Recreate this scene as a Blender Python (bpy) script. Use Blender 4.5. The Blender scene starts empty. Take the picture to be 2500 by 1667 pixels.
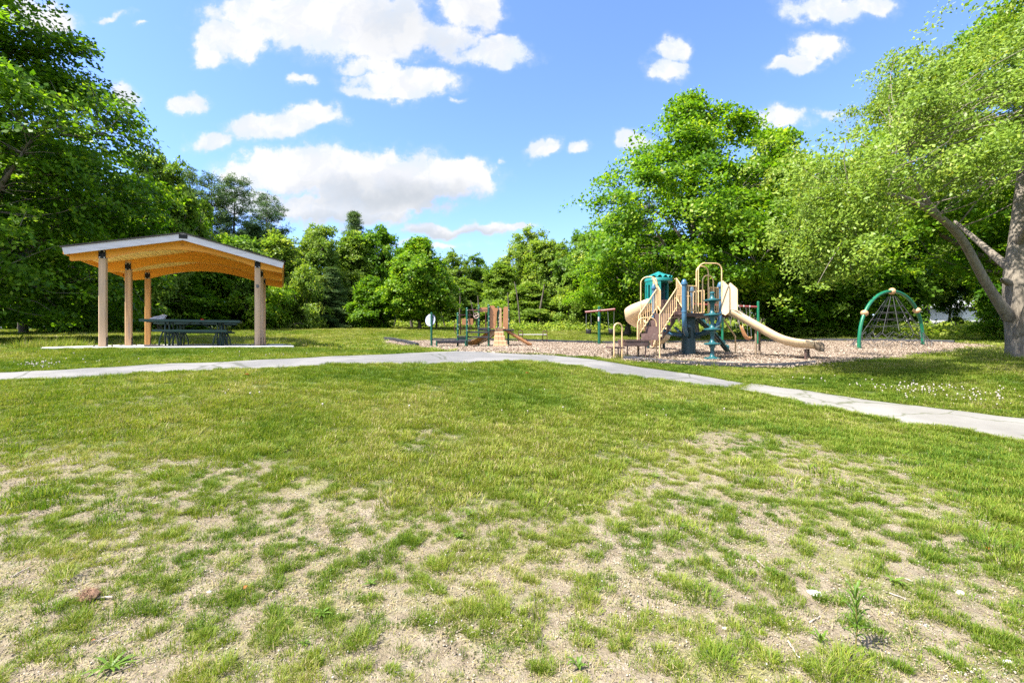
import bpy, math, random
import numpy as np
from mathutils import Vector, Matrix
R = math.radians
rng = np.random.default_rng(7)
random.seed(7)
sc = bpy.context.scene
C = sc.collection
EYE, F, CX, HY = 1.4, 1111.1, 1250.0, 828.5     # eye height, focal length / principal point of the photo in its pixels

# ---------------------------------------------------------------- numpy helpers
def vnoise(x, y, seed=0):
    x = np.asarray(x, float); y = np.asarray(y, float)
    xi = np.floor(x).astype(np.int64); yi = np.floor(y).astype(np.int64)
    xf = x - xi; yf = y - yi
    def h(a, b):
        n = (a * 374761393 + b * 668265263 + seed * 974634777) & 0x7fffffff
        n = ((n ^ (n >> 13)) * 1274126177) & 0x7fffffff
        n = n ^ (n >> 16)
        return (n & 0xffff) / 65535.0
    u = xf * xf * (3 - 2 * xf); v = yf * yf * (3 - 2 * yf)
    a = h(xi, yi); b = h(xi + 1, yi); c = h(xi, yi + 1); d = h(xi + 1, yi + 1)
    return (a * (1 - u) + b * u) * (1 - v) + (c * (1 - u) + d * u) * v
def fbm(x, y, seed=0, oct=3):
    s = 0; a = .5; t = 0
    for o in range(oct):
        s = s + a * vnoise(np.asarray(x) * 2 ** o, np.asarray(y) * 2 ** o, seed + o * 17); t += a; a *= .5
    return s / t
def sstep(a, b, x):
    t = np.clip((np.asarray(x, float) - a) / (b - a), 0, 1); return t * t * (3 - 2 * t)
def inpoly(px, py, poly):
    px = np.asarray(px, float); py = np.asarray(py, float)
    r = np.zeros(px.shape, bool); n = len(poly); j = n - 1
    for i in range(n):
        xi, yi = poly[i]; xj, yj = poly[j]
        if yi != yj:
            r ^= ((yi > py) != (yj > py)) & (px < (xj - xi) * (py - yi) / (yj - yi) + xi)
        j = i
    return r

# ---------------------------------------------------------------- terrain (thin plate spline through measured spots)
def spot(px, py, Z): return ((px - CX) / F * Z, Z, EYE - (py - HY) / F * Z)
SLAB = 1.21
FL = np.array([-11.05, 12.3]); PW = np.array([.893, .449]); PD = np.array([-.449, .893])
def pav(s, t): return FL + s * PW + t * PD
spots = [(x, y, 0.0) for x in (-7, -3, 0, 3, 7) for y in (-6, 0, 2.2)]
spots += [spot(*p) for p in [(1250, 887, 11), (1200, 858, 14.5), (2500, 1085, 6), (2500, 1020, 7.2), (1830, 945, 9.6),
  (0, 937, 7.3), (0, 912, 8.7), (638, 880, 10.6), (744, 898, 9.0), (1250, 1060, 5.6), (600, 1060, 5.3), (1900, 1060, 6),
  (1900, 897, 12.2), (1680, 866, 14.5), (1968, 876, 12.9), (2097, 852, 19.4), (2255, 843, 20.8), (1463, 841, 27), (1850, 840, 25), (1194, 847, 22.4),
  (1053, 848, 23), (1300, 835, 27.5), (2380, 858, 17), (2100, 880, 14.5), (2480, 874, 12), (2480, 925, 9.3),
  (1025, 803, 45), (1300, 798, 55), (700, 801, 50), (2350, 812, 38), (2000, 818, 36), (0, 812, 32), (0, 850, 13), (60, 862, 10.6), (250, 857, 11.2), (500, 853, 12.4),
  (850, 850, 16), (950, 838, 24), (0, 832, 20)]]
for s, t in ((-1, -.6), (1.3, -.6), (4.6, -.6), (-1, 2.3), (4.6, 2.3), (-1, 5.3), (4.6, 5.3)):
    p = pav(s, t); spots.append((p[0], p[1], SLAB - .085))
spots += [(-60, 60, 2.6), (60, 60, 2.6), (-120, 110, 4.2), (0, 110, 4.3), (120, 110, 4.2), (-30, 20, 1.2), (30, 20, 1.0),
          (-60, 0, .4), (60, 0, .2), (0, -60, -1.2), (-100, -60, -1), (100, -60, -1), (-200, 260, 4.6), (0, 260, 4.6), (200, 260, 4.6)]
_P = np.array(spots)
def _U(r2): return np.where(r2 > 1e-9, .5 * r2 * np.log(np.maximum(r2, 1e-9)), 0)
_n = len(_P); _d2 = ((_P[:, None, :2] - _P[None, :, :2]) ** 2).sum(-1)
_A = np.zeros((_n + 3, _n + 3)); _A[:_n, :_n] = _U(_d2) + np.eye(_n) * .6
_A[:_n, _n] = 1; _A[:_n, _n + 1:] = _P[:, :2]; _A[_n:, :_n] = _A[:_n, _n:].T
_W = np.linalg.solve(_A, np.concatenate([_P[:, 2], [0, 0, 0]]))
def gz(x, y):
    x = np.asarray(x, float); y = np.asarray(y, float); sh = np.broadcast(x, y).shape
    xf = np.broadcast_to(x, sh).ravel(); yf = np.broadcast_to(y, sh).ravel()
    out = np.empty(xf.shape)
    for i in range(0, len(xf), 20000):
        a = xf[i:i + 20000]; b = yf[i:i + 20000]
        a2 = np.clip(a, -200, 200); b2 = np.clip(b, -80, 260)
        d2 = (a2[:, None] - _P[None, :, 0]) ** 2 + (b2[:, None] - _P[None, :, 1]) ** 2
        out[i:i + 20000] = _U(d2) @ _W[:_n] + _W[_n] + a2 * _W[_n + 1] + b2 * _W[_n + 2]
    out += (fbm(xf * .9, yf * .9, 3) - .5) * .05 * sstep(60, 20, yf)
    return out.reshape(sh) if sh else float(out[0])
def at(px, py, z0=1.5, z1=60):
    """the ground point seen at a photo pixel (first crossing along the ray)"""
    zs = np.concatenate([np.arange(z0, 20, .05), np.arange(20, z1, .25)])
    x = (px - CX) / F * zs; h = EYE - (py - HY) / F * zs
    below = np.nonzero(h <= gz(x, zs))[0]
    i = below[0] if len(below) else len(zs) - 1
    return np.array([x[i], zs[i]])
def pxat(px, py, Z): return Vector(spot(px, py, Z))

# ---------------------------------------------------------------- mesh building
class MB:
    def __init__(s): s.v = []; s.f = []; s.sm = []
    def add(s, vs, fs, smooth=False):
        o = len(s.v); s.v += [tuple(float(c) for c in p) for p in vs]; s.f += [tuple(i + o for i in f) for f in fs]; s.sm += [smooth] * len(fs)
        return s
    def box(s, c, size, ax=None, taper=1.0):
        c = Vector(c); hx, hy, hz = [q / 2 for q in size]
        if ax is None: ax = (Vector((1, 0, 0)), Vector((0, 1, 0)), Vector((0, 0, 1)))
        elif isinstance(ax, (int, float)): ax = (Vector((math.cos(ax), math.sin(ax), 0)), Vector((-math.sin(ax), math.cos(ax), 0)), Vector((0, 0, 1)))
        X, Y, Zv = ax; b = min(hx, hy, hz) * .18; vs = []; fs = []
        # chamfered box: three loops along each axis -> 24 vertices
        idx = {}
        for sx in (-1, 1):
            for sy in (-1, 1):
                for sz in (-1, 1):
                    t = taper if sz > 0 else 1.0
                    for k in range(3):
                        d = [hx - b, hy - b, hz - b]; d[k] += b
                        idx[(sx, sy, sz, k)] = len(vs)
                        vs.append(c + X * (sx * d[0] * t) + Y * (sy * d[1] * t) + Zv * (sz * d[2]))
        I = lambda a, b_, c_, k: idx[(a, b_, c_, k)]
        for q in (-1, 1):
            for k in range(3):
                order = [(-1, -1), (1, -1), (1, 1), (-1, 1)]
                def key(a, b_): 
                    l = [0, 0, 0]; l[k] = q; o = [i for i in range(3) if i != k]; l[o[0]] = a; l[o[1]] = b_; return tuple(l)
                f = [I(*key(a, b_), k) for a, b_ in order]
                fs.append(f if (q > 0) == (k != 1) else f[::-1])
        for k in range(3):
            o = [i for i in range(3) if i != k]
            for a in (-1, 1):
                for b_ in (-1, 1):
                    def key(e):
                        l = [0, 0, 0]; l[o[0]] = a; l[o[1]] = b_; l[k] = e; return tuple(l)
                    fs.append([I(*key(-1), o[0]), I(*key(1), o[0]), I(*key(1), o[1]), I(*key(-1), o[1])])
        for sx in (-1, 1):
            for sy in (-1, 1):
                for sz in (-1, 1): fs.append([I(sx, sy, sz, 0), I(sx, sy, sz, 1), I(sx, sy, sz, 2)])
        return s.add(vs, fs)
    def beam(s, p, q, w, h, up=(0, 0, 1)):
        p = Vector(p); q = Vector(q); X = (q - p); L = X.length; X.normalize(); up = Vector(up)
        Y = up.cross(X)
        if Y.length < 1e-4: Y = Vector((0, 1, 0)).cross(X)
        Y.normalize(); Zv = X.cross(Y)
        return s.box((p + q) / 2, (L, w, h), (X, Y, Zv))
    def tube(s, pts, r, n=10, cap=True):
        pts = [Vector(p) for p in pts]; m = len(pts); rr = r if hasattr(r, '__len__') else [r] * m
        vs = []; fs = []; N = None
        for i in range(m):
            T = (pts[min(i + 1, m - 1)] - pts[max(i - 1, 0)]).normalized()
            if N is None:
                N = T.orthogonal().normalized()
            else:
                N = (N - T * N.dot(T)); N = N.normalized() if N.length > 1e-6 else T.orthogonal().normalized()
            B = T.cross(N)
            for k in range(n):
                a = 2 * math.pi * k / n
                vs.append(pts[i] + (N * math.cos(a) + B * math.sin(a)) * rr[i])
        for i in range(m - 1):
            for k in range(n):
                k2 = (k + 1) % n
                fs.append((i * n + k, i * n + k2, (i + 1) * n + k2, (i + 1) * n + k))
        if cap:
            fs.append(tuple(range(n))[::-1]); fs.append(tuple((m - 1) * n + k for k in range(n)))
        return s.add(vs, fs, True)
    def lathe(s, prof, o, ax=(0, 0, 1), n=20):
        """prof: list of (radius, height) from o along ax"""
        o = Vector(o); A = Vector(ax).normalized(); N = A.orthogonal().normalized(); B = A.cross(N); vs = []; fs = []; m = len(prof)
        for (r, h) in prof:
            for k in range(n):
                a = 2 * math.pi * k / n; vs.append(o + A * h + (N * math.cos(a) + B * math.sin(a)) * max(r, 1e-4))
        for i in range(m - 1):
            for k in range(n):
                k2 = (k + 1) % n; fs.append((i * n + k, i * n + k2, (i + 1) * n + k2, (i + 1) * n + k))
        fs.append(tuple(range(n))[::-1]); fs.append(tuple((m - 1) * n + k for k in range(n)))
        return s.add(vs, fs, True)
    def prism(s, poly, d):
        """3D polygon extruded by vector d"""
        P = [Vector(p) for p in poly]; d = Vector(d); n = len(P)
        vs = P + [p + d for p in P]
        fs = [tuple(range(n))[::-1], tuple(range(n, 2 * n))] + [(i, (i + 1) % n, n + (i + 1) % n, n + i) for i in range(n)]
        return s.add(vs, fs)
    def sheet(s, rows, closed=False, thick=None, smooth=True):
        """grid of rows of points"""
        m = len(rows); n = len(rows[0]); vs = [p for r in rows for p in r]; fs = []
        for i in range(m - 1):
            for k in range(n - 1 + (1 if closed else 0)):
                k2 = (k + 1) % n; fs.append((i * n + k, i * n + k2, (i + 1) * n + k2, (i + 1) * n + k))
        return s.add(vs, fs, smooth)
    def build(s, name, m, parent=None, solid=None, bev=None):
        o0 = parent_loc(parent)
        me = bpy.data.meshes.new(name)
        me.from_pydata([(p[0] - o0.x, p[1] - o0.y, p[2] - o0.z) for p in s.v], [], s.f)
        me.polygons.foreach_set('use_smooth', s.sm); me.update()
        if any(s.sm): me.set_sharp_from_angle(angle=R(42))
        me.materials.append(m)
        o = bpy.data.objects.new(name, me); C.objects.link(o)
        if parent is not None: o.parent = parent
        if solid:
            md = o.modifiers.new('solid', 'SOLIDIFY'); md.thickness = solid; md.offset = 0
        return o
def parent_loc(p):
    v = Vector((0, 0, 0))
    while p is not None: v = v + p.location; p = p.parent
    return v
def tag(o, label=None, cat=None, group=None, kind=None):
    if label: o['label'] = label
    if cat: o['category'] = cat
    if group: o['group'] = group
    if kind: o['kind'] = kind
    return o
def thing(name, label, cat, loc, group=None):
    o = bpy.data.objects.new(name, None); C.objects.link(o); o.location = loc; o.empty_display_size = .2
    return tag(o, label, cat, group)
def np_mesh(name, V, Q, tint=None, mat=None, smooth=False, extra=None):
    """V (n,3) verts, Q (m,4) quads, tint (m,) face attribute"""
    me = bpy.data.meshes.new(name); V = np.ascontiguousarray(V, np.float32); Q = np.ascontiguousarray(Q, np.int32)
    me.vertices.add(len(V)); me.vertices.foreach_set('co', V.ravel())
    k = Q.shape[1]
    me.loops.add(Q.size); me.loops.foreach_set('vertex_index', Q.ravel())
    me.polygons.add(len(Q)); me.polygons.foreach_set('loop_start', np.arange(0, Q.size, k, dtype=np.int32))
    me.update(calc_edges=True)
    if tint is not None:
        a = me.attributes.new('tint', 'FLOAT', 'FACE'); a.data.foreach_set('value', np.ascontiguousarray(tint, np.float32))
    if extra is not None:
        for nm, val in extra.items():
            a = me.attributes.new(nm, 'FLOAT', 'POINT'); a.data.foreach_set('value', np.ascontiguousarray(val, np.float32))
    if smooth: me.polygons.foreach_set('use_smooth', np.ones(len(Q), bool))
    if mat: me.materials.append(mat)
    return me
def link(name, me, parent=None, loc=(0, 0, 0)):
    o = bpy.data.objects.new(name, me); C.objects.link(o); o.location = loc
    if parent is not None: o.parent = parent
    return o

# ---------------------------------------------------------------- materials
class NT:
    def __init__(s, tree): s.t = tree; s.n = tree.nodes; s.l = tree.links
    def new(s, typ, **kw):
        n = s.n.new(typ)
        for k, v in kw.items(): setattr(n, k, v)
        return n
    def put(s, sock, v):
        if isinstance(v, bpy.types.NodeSocket): s.l.new(v, sock)
        elif v is not None: sock.default_value = v
    def math(s, op, a, b=None, c=None, clamp=False):
        n = s.new('ShaderNodeMath', operation=op, use_clamp=clamp); s.put(n.inputs[0], a)
        if b is not None: s.put(n.inputs[1], b)
        if c is not None: s.put(n.inputs[2], c)
        return n.outputs[0]
    def vec(s, op, a, b=None, out=0):
        n = s.new('ShaderNodeVectorMath', operation=op); s.put(n.inputs[0], a)
        if b is not None: s.put(n.inputs[1], b)
        return n.outputs[out]
    def noise(s, vec, scale=5, detail=3, rough=.55, dist=0):
        n = s.new('ShaderNodeTexNoise'); s.put(n.inputs['Vector'], vec); n.inputs['Scale'].default_value = scale
        n.inputs['Detail'].default_value = detail; n.inputs['Roughness'].default_value = rough; n.inputs['Distortion'].default_value = dist
        return n.outputs['Fac']
    def ramp(s, f, stops, interp='LINEAR'):
        n = s.new('ShaderNodeValToRGB'); s.put(n.inputs[0], f); e = n.color_ramp.elements; n.color_ramp.interpolation = interp
        while len(e) > len(stops): e.remove(e[-1])
        while len(e) < len(stops): e.new(.5)
        for q, (p, c) in zip(e, stops): q.position = p; q.color = (*c, 1) if len(c) == 3 else c
        return n.outputs[0]
    def rng(s, f, a, b, c=0, d=1, typ='SMOOTHSTEP'):
        n = s.new('ShaderNodeMapRange', interpolation_type=typ); s.put(n.inputs[0], f)
        for i, v in enumerate((a, b, c, d)): s.put(n.inputs[1 + i], v)
        return n.outputs[0]
    def mix(s, f, a, b, mode='MIX'):
        n = s.new('ShaderNodeMix', data_type='RGBA', blend_type=mode); s.put(n.inputs[0], f)
        for sk, v in ((n.inputs[6], a), (n.inputs[7], b)):
            s.put(sk, (*v, 1) if isinstance(v, tuple) and len(v) == 3 else v)
        return n.outputs[2]
    def attr(s, name, typ='GEOMETRY'):
        n = s.new('ShaderNodeAttribute', attribute_type=typ, attribute_name=name); return n
    def scale(s, v, x, y, z):
        n = s.new('ShaderNodeMapping'); s.put(n.inputs[0], v); n.inputs['Scale'].default_value = (x, y, z); return n.outputs[0]
def material(name):
    m = bpy.data.materials.new(name); m.use_nodes = True; m.node_tree.nodes.clear(); t = NT(m.node_tree)
    out = t.new('ShaderNodeOutputMaterial'); b = t.new('ShaderNodeBsdfPrincipled'); t.l.new(b.outputs[0], out.inputs[0])
    return m, t, b, out
def bump(t, b, h, dist=.01, strength=.6):
    n = t.new('ShaderNodeBump'); n.inputs['Strength'].default_value = strength; n.inputs['Distance'].default_value = dist
    t.put(n.inputs['Height'], h); t.l.new(n.outputs[0], b.inputs['Normal'])
def OC(t): return t.new('ShaderNodeTexCoord').outputs['Object']
def GP(t): return t.new('ShaderNodeNewGeometry').outputs['Position']
def paint(name, col, rough=.4, var=.18, sc_=6, metal=0, dirt=None, coat=0):
    """painted / moulded surface with uneven weathering"""
    m, t, b, _ = material(name); o = GP(t)
    n1 = t.noise(o, sc_, 4); n2 = t.noise(o, sc_ * 9, 3)
    dk = tuple(c * (1 - var) for c in col); lt = tuple(min(1, c * (1 + var * .8)) for c in col)
    c1 = t.ramp(n1, [(.3, dk), (.7, lt)])
    c1 = t.mix(t.rng(n2, .55, .75, 0, .25), c1, tuple(c * .6 + .03 for c in col))
    if dirt: c1 = t.mix(t.rng(t.noise(o, sc_ * .6, 5, .65), .52, .7, 0, dirt[3]), c1, tuple(dirt[:3]))
    t.put(b.inputs['Base Color'], c1); t.put(b.inputs['Roughness'], t.rng(n1, .2, .8, rough - .08, rough + .12)); b.inputs['Metallic'].default_value = metal
    b.inputs['Coat Weight'].default_value = coat
    bump(t, b, n2, .002, .25)
    return m
def wood(name, col, dark, grain=(1, 1, 8), rough=.6, grey=0.0, planks=None):
    """grain runs along the axis with the small scale; planks = (axis vector, width)"""
    m, t, b, _ = material(name); o = GP(t)
    if planks is None:
        g = t.noise(t.scale(o, *grain), 9, 5, .6, .4)
    else:
        (ax, wd, alng) = planks
        u = t.vec('DOT_PRODUCT', o, ax, 1); w = t.vec('DOT_PRODUCT', o, alng, 1)
        cb = t.new('ShaderNodeCombineXYZ'); t.put(cb.inputs[0], t.math('MULTIPLY', u, 14)); t.put(cb.inputs[1], t.math('MULTIPLY', w, 1.2))
        t.put(cb.inputs[2], t.math('MULTIPLY', t.math('FLOOR', t.math('DIVIDE', u, wd)), 3.7))
        g = t.noise(cb.outputs[0], 1.6, 5, .6, .4)
    n2 = t.noise(o, 1.3, 3)
    c = t.ramp(g, [(.28, dark), (.5, col), (.75, tuple(min(1, q * 1.25) for q in col))])
    kn = t.new('ShaderNodeTexVoronoi'); t.put(kn.inputs['Vector'], t.scale(o, *(grain if planks is None else (1, 1, 1)))); kn.inputs['Scale'].default_value = 2.2
    c = t.mix(t.rng(kn.outputs['Distance'], .05, .11, .75, 0), c, tuple(q * .35 for q in dark))
    if planks is not None:
        fr = t.math('FRACT', t.math('DIVIDE', u, wd)); e = t.math('MINIMUM', fr, t.math('SUBTRACT', 1, fr))
        wn = t.new('ShaderNodeTexWhiteNoise', noise_dimensions='1D'); t.put(wn.inputs['W'], t.math('FLOOR', t.math('DIVIDE', u, wd)))
        c = t.mix(t.rng(wn.outputs['Value'], 0, 1, 0, .5), c, tuple(q * .72 for q in col))
        c = t.mix(t.rng(e, .015, .05, .8, 0), c, tuple(q * .3 for q in dark))
        bump(t, b, t.rng(e, .0, .06), .006, .8)
    else: bump(t, b, g, .003, .35)
    if grey: c = t.mix(t.rng(n2, .3, .75, grey * .55, grey), c, t.ramp(g, [(.3, (.23, .20, .18)), (.7, (.48, .44, .41))]))
    t.put(b.inputs['Base Color'], c); b.inputs['Roughness'].default_value = rough
    return m
def leafmat(name, stops, trans=.35, rough=.42, spec=.5, ttint=(1.25, 1.25, .55)):
    m, t, b, out = material(name)
    a = t.attr('tint').outputs['Fac']; oi = t.new('ShaderNodeObjectInfo').outputs['Random']
    f = t.math('ADD', a, t.math('MULTIPLY', t.math('SUBTRACT', oi, .5), .22), clamp=True)
    c = t.ramp(f, stops); t.put(b.inputs['Base Color'], c); b.inputs['Roughness'].default_value = rough; b.inputs['Specular IOR Level'].default_value = spec
    tr = t.new('ShaderNodeBsdfTranslucent'); t.put(tr.inputs[0], t.mix(1, c, (ttint[0], ttint[1], ttint[2]), 'MULTIPLY'))
    mx = t.new('ShaderNodeMixShader'); mx.inputs[0].default_value = trans
    t.l.new(b.outputs[0], mx.inputs[1]); t.l.new(tr.outputs[0], mx.inputs[2]); t.l.new(mx.outputs[0], out.inputs[0])
    return m

# ---------------------------------------------------------------- scatter of tuft instances over points (for uncountable ground cover)
def source_collection(name, meshes):
    col = bpy.data.collections.new(name)
    for i, me in enumerate(meshes):
        o = bpy.data.objects.new('%s_%02d' % (name, i), me); col.objects.link(o)
    return col
def scatter(name, P, rot, scl, idx, tint, col, label, cat=None):
    me = bpy.data.meshes.new(name); P = np.ascontiguousarray(P, np.float32); n = len(P)
    me.vertices.add(n); me.vertices.foreach_set('co', P.ravel())
    a = me.attributes.new('rot', 'FLOAT_VECTOR', 'POINT'); a.data.foreach_set('vector', np.ascontiguousarray(rot, np.float32).ravel())
    a = me.attributes.new('scl', 'FLOAT_VECTOR', 'POINT'); a.data.foreach_set('vector', np.ascontiguousarray(scl, np.float32).ravel())
    a = me.attributes.new('idx', 'INT', 'POINT'); a.data.foreach_set('value', np.ascontiguousarray(idx, np.int32))
    a = me.attributes.new('tint', 'FLOAT', 'POINT'); a.data.foreach_set('value', np.ascontiguousarray(tint, np.float32))
    o = link(name, me); tag(o, label, kind='stuff')
    g = bpy.data.node_groups.new(name + '_nodes', 'GeometryNodeTree')
    g.interface.new_socket('Geometry', in_out='INPUT', socket_type='NodeSocketGeometry')
    g.interface.new_socket('Geometry', in_out='OUTPUT', socket_type='NodeSocketGeometry')
    N = g.nodes; L = g.links
    gi = N.new('NodeGroupInput'); go = N.new('NodeGroupOutput'); ip = N.new('GeometryNodeInstanceOnPoints'); ci = N.new('GeometryNodeCollectionInfo')
    ci.inputs['Collection'].default_value = col; ci.inputs['Separate Children'].default_value = True; ci.inputs['Reset Children'].default_value = True
    def na(nm, dt):
        q = N.new('GeometryNodeInputNamedAttribute'); q.data_type = dt; q.inputs['Name'].default_value = nm
        return [s_ for s_ in q.outputs if s_.enabled and s_.name == 'Attribute'][0]
    L.new(gi.outputs[0], ip.inputs['Points']); L.new(ci.outputs[0], ip.inputs['Instance']); ip.inputs['Pick Instance'].default_value = True
    L.new(na('idx', 'INT'), ip.inputs['Instance Index']); L.new(na('rot', 'FLOAT_VECTOR'), ip.inputs['Rotation']); L.new(na('scl', 'FLOAT_VECTOR'), ip.inputs['Scale'])
    L.new(ip.outputs[0], go.inputs[0])
    md = o.modifiers.new('scatter', 'NODES'); md.node_group = g
    return o
# ================================================================= camera, sun and sky
cam = bpy.data.cameras.new('camera'); cam.lens = 16; cam.sensor_width = 36; cam.clip_end = 2000; cam.clip_start = .05
cam.shift_y = -(833.5 - HY) / 2500
co = bpy.data.objects.new('camera', cam); C.objects.link(co); co.location = (0, 0, EYE); co.rotation_euler = (R(90), 0, 0); sc.camera = co
SUN_EL, SUN_AZ = 57, 206          # azimuth measured counter-clockwise from +X: the sun stands to the left
sdir = Vector((math.cos(R(SUN_EL)) * math.cos(R(SUN_AZ)), math.cos(R(SUN_EL)) * math.sin(R(SUN_AZ)), math.sin(R(SUN_EL))))
sl = bpy.data.lights.new('sun', 'SUN'); sl.energy = 5.0; sl.angle = R(.53); sl.color = (1, .95, .86)
so = bpy.data.objects.new('sun', sl); C.objects.link(so); so.rotation_euler = sdir.to_track_quat('Z', 'Y').to_euler(); so.location = (-20, 0, 30)
w = bpy.data.worlds.new('World'); sc.world = w; w.use_nodes = True; w.node_tree.nodes.clear(); t = NT(w.node_tree)
sky = t.new('ShaderNodeTexSky', sky_type='NISHITA'); sky.sun_disc = False; sky.sun_elevation = R(SUN_EL)
sky.sun_rotation = R(90 - SUN_AZ); sky.altitude = 50; sky.air_density = 1.0; sky.dust_density = .35; sky.ozone_density = 2.2
SKY_K = .13
d = t.new('ShaderNodeTexCoord').outputs['Generated']
sep = t.new('ShaderNodeSeparateXYZ'); t.l.new(d, sep.inputs[0]); x, y, z = sep.outputs
ys = t.math('MAXIMUM', y, .05)
cmb = t.new('ShaderNodeCombineXYZ'); t.put(cmb.inputs[0], t.math('DIVIDE', x, ys)); t.put(cmb.inputs[1], t.math('DIVIDE', z, ys)); uv = cmb.outputs[0]
# the cumulus of that day, by direction: (azimuth slope, height slope) in units of the photo's focal length
def wob(scale, amt, seed):
    nn = t.new('ShaderNodeTexNoise'); t.put(nn.inputs['Vector'], t.vec('ADD', uv, (seed, seed * .7, 0))); nn.inputs['Scale'].default_value = scale; nn.inputs['Detail'].default_value = 4; nn.inputs['Roughness'].default_value = .6
    v = t.vec('SUBTRACT', nn.outputs['Color'], (.5, .5, .5)); return t.vec('MULTIPLY', v, (amt, amt * .8, 0))
uvw = t.vec('ADD', t.vec('ADD', uv, wob(5, .13, 1.3)), wob(17, .06, 4.1))
def blobs(lst, coords):
    tot = None
    for (cx, cy, rx, ry, k) in lst:
        v = t.vec('SUBTRACT', coords, ((cx - CX) / F, (HY - cy) / F, 0)); v = t.vec('MULTIPLY', v, (F / rx, F / ry, 0))
        q = t.rng(t.vec('LENGTH', v, out=1), 0, 2.05, k, 0)
        tot = q if tot is None else t.math('MAXIMUM', tot, q)
    return tot
CL = [(760, 35, 210, 75, 1.15), (590, 95, 85, 45, 1), (520, 130, 45, 30, .8), (900, 85, 170, 65, 1.05), (1150, 20, 70, 60, 1), (1060, 95, 90, 45, .95), (1215, 135, 85, 32, .9),
      (900, 160, 60, 28, .8), (990, 205, 120, 34, 1.05), (890, 228, 60, 18, .85), (738, 203, 28, 14, .6), (475, 246, 34, 22, .9), (300, 238, 42, 30, 1),
      (650, 318, 105, 34, .95), (755, 302, 66, 28, .9), (520, 345, 72, 24, .8), (470, 352, 40, 14, .6),
      (760, 425, 170, 52, 1.1), (960, 435, 200, 58, 1.15), (1130, 420, 62, 36, 1.05), (900, 480, 170, 34, 1), (655, 412, 62, 22, .8), (560, 418, 26, 12, .5),
      (830, 520, 200, 36, .9), (620, 500, 90, 34, .85), (1000, 505, 120, 20, .8), (1110, 562, 120, 17, .85), (1250, 560, 90, 10, .6), (945, 535, 40, 9, .6), (1010, 600, 120, 10, .6),
      (1640, 120, 48, 32, .95), (1625, 165, 42, 30, .85), (1995, 110, 60, 36, 1), (1950, 150, 50, 26, .95), (2020, 15, 110, 34, .85), (2130, 5, 80, 30, .8),
      (1340, 358, 42, 24, 1), (1440, 363, 26, 15, .7), (1555, 345, 42, 22, .9), (1920, 295, 75, 24, .75), (2020, 285, 40, 16, .6), (265, 38, 50, 10, .6), (95, 40, 70, 40, .9),
      (1130, 258, 14, 9, .5), (1225, 385, 14, 10, .5), (345, 65, 16, 6, .5), (1120, 515, 25, 8, .4)]
f0 = blobs(CL, uvw)
fine = t.noise(t.vec('ADD', uv, (3.1, 9.2, 0)), 10, 8, .64); fine2 = t.noise(t.vec('ADD', uv, (7.7, 1.2, 0)), 38, 4, .6)
dens = t.math('ADD', f0, t.math('ADD', t.math('MULTIPLY', t.math('SUBTRACT', fine, .5), 1.5), t.math('MULTIPLY', t.math('SUBTRACT', fine2, .5), .35)))
mask = t.rng(dens, .29, .64); mask = t.math('MULTIPLY', mask, t.rng(f0, .04, .34))
front = t.rng(y, .06, .25)
wisp = t.math('MULTIPLY', t.rng(t.math('ADD', f0, t.math('MULTIPLY', t.math('SUBTRACT', fine, .5), 1.5)), .12, .8), .45); mask = t.math('MAXIMUM', mask, t.math('MULTIPLY', wisp, t.rng(f0, .02, .25)))
mask = t.math('MULTIPLY', mask, front)
# unseen clouds added behind the viewer, cover widened for fill light
back = t.rng(t.noise(t.vec('MULTIPLY', d, (1, 1, 2.2)), 2.6, 6, .58), .42, .58); back = t.math('MULTIPLY', back, t.math('SUBTRACT', 1, front)); back = t.math('MULTIPLY', back, t.rng(z, .05, .25))
mask = t.math('MAXIMUM', mask, back)
# thicker bellies are greyer
BL = [(960, 488, 190, 34, 1), (860, 470, 120, 30, .7), (1060, 470, 90, 26, .8), (840, 545, 200, 18, .7), (1110, 572, 110, 10, .8), (960, 70, 90, 60, .45), (1060, 110, 80, 40, .4), (1180, 60, 60, 60, .25)]
bel = t.math('MULTIPLY', blobs(BL, uvw), t.rng(fine, .2, .8, .75, 1.1))
thin = t.rng(t.math('ADD', dens, t.math('MULTIPLY', t.math('SUBTRACT', fine2, .5), .6)), .45, 1.25)
fine3 = t.noise(t.vec('ADD', uvw, (1.7, 4.4, 0)), 11, 5, .58)
ccol = t.mix(t.math('MULTIPLY', bel, .85, clamp=True), t.mix(t.rng(fine3, .42, .60), t.mix(thin, (.26, .285, .325), (.285, .292, .312)), (.325, .325, .33)), (.178, .196, .220))
skc = sky.outputs[0]
# summer haze lightens the sky towards the horizon
skc = t.mix(t.rng(z, 0, .32, .30, 0), skc, (.25 / SKY_K, .31 / SKY_K, .33 / SKY_K))
skc = t.mix(1, skc, (.62, .70, .96), 'MULTIPLY')
cl = t.new('ShaderNodeVectorMath', operation='SCALE'); t.put(cl.inputs[0], ccol); cl.inputs[3].default_value = 1.0 / SKY_K
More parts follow.
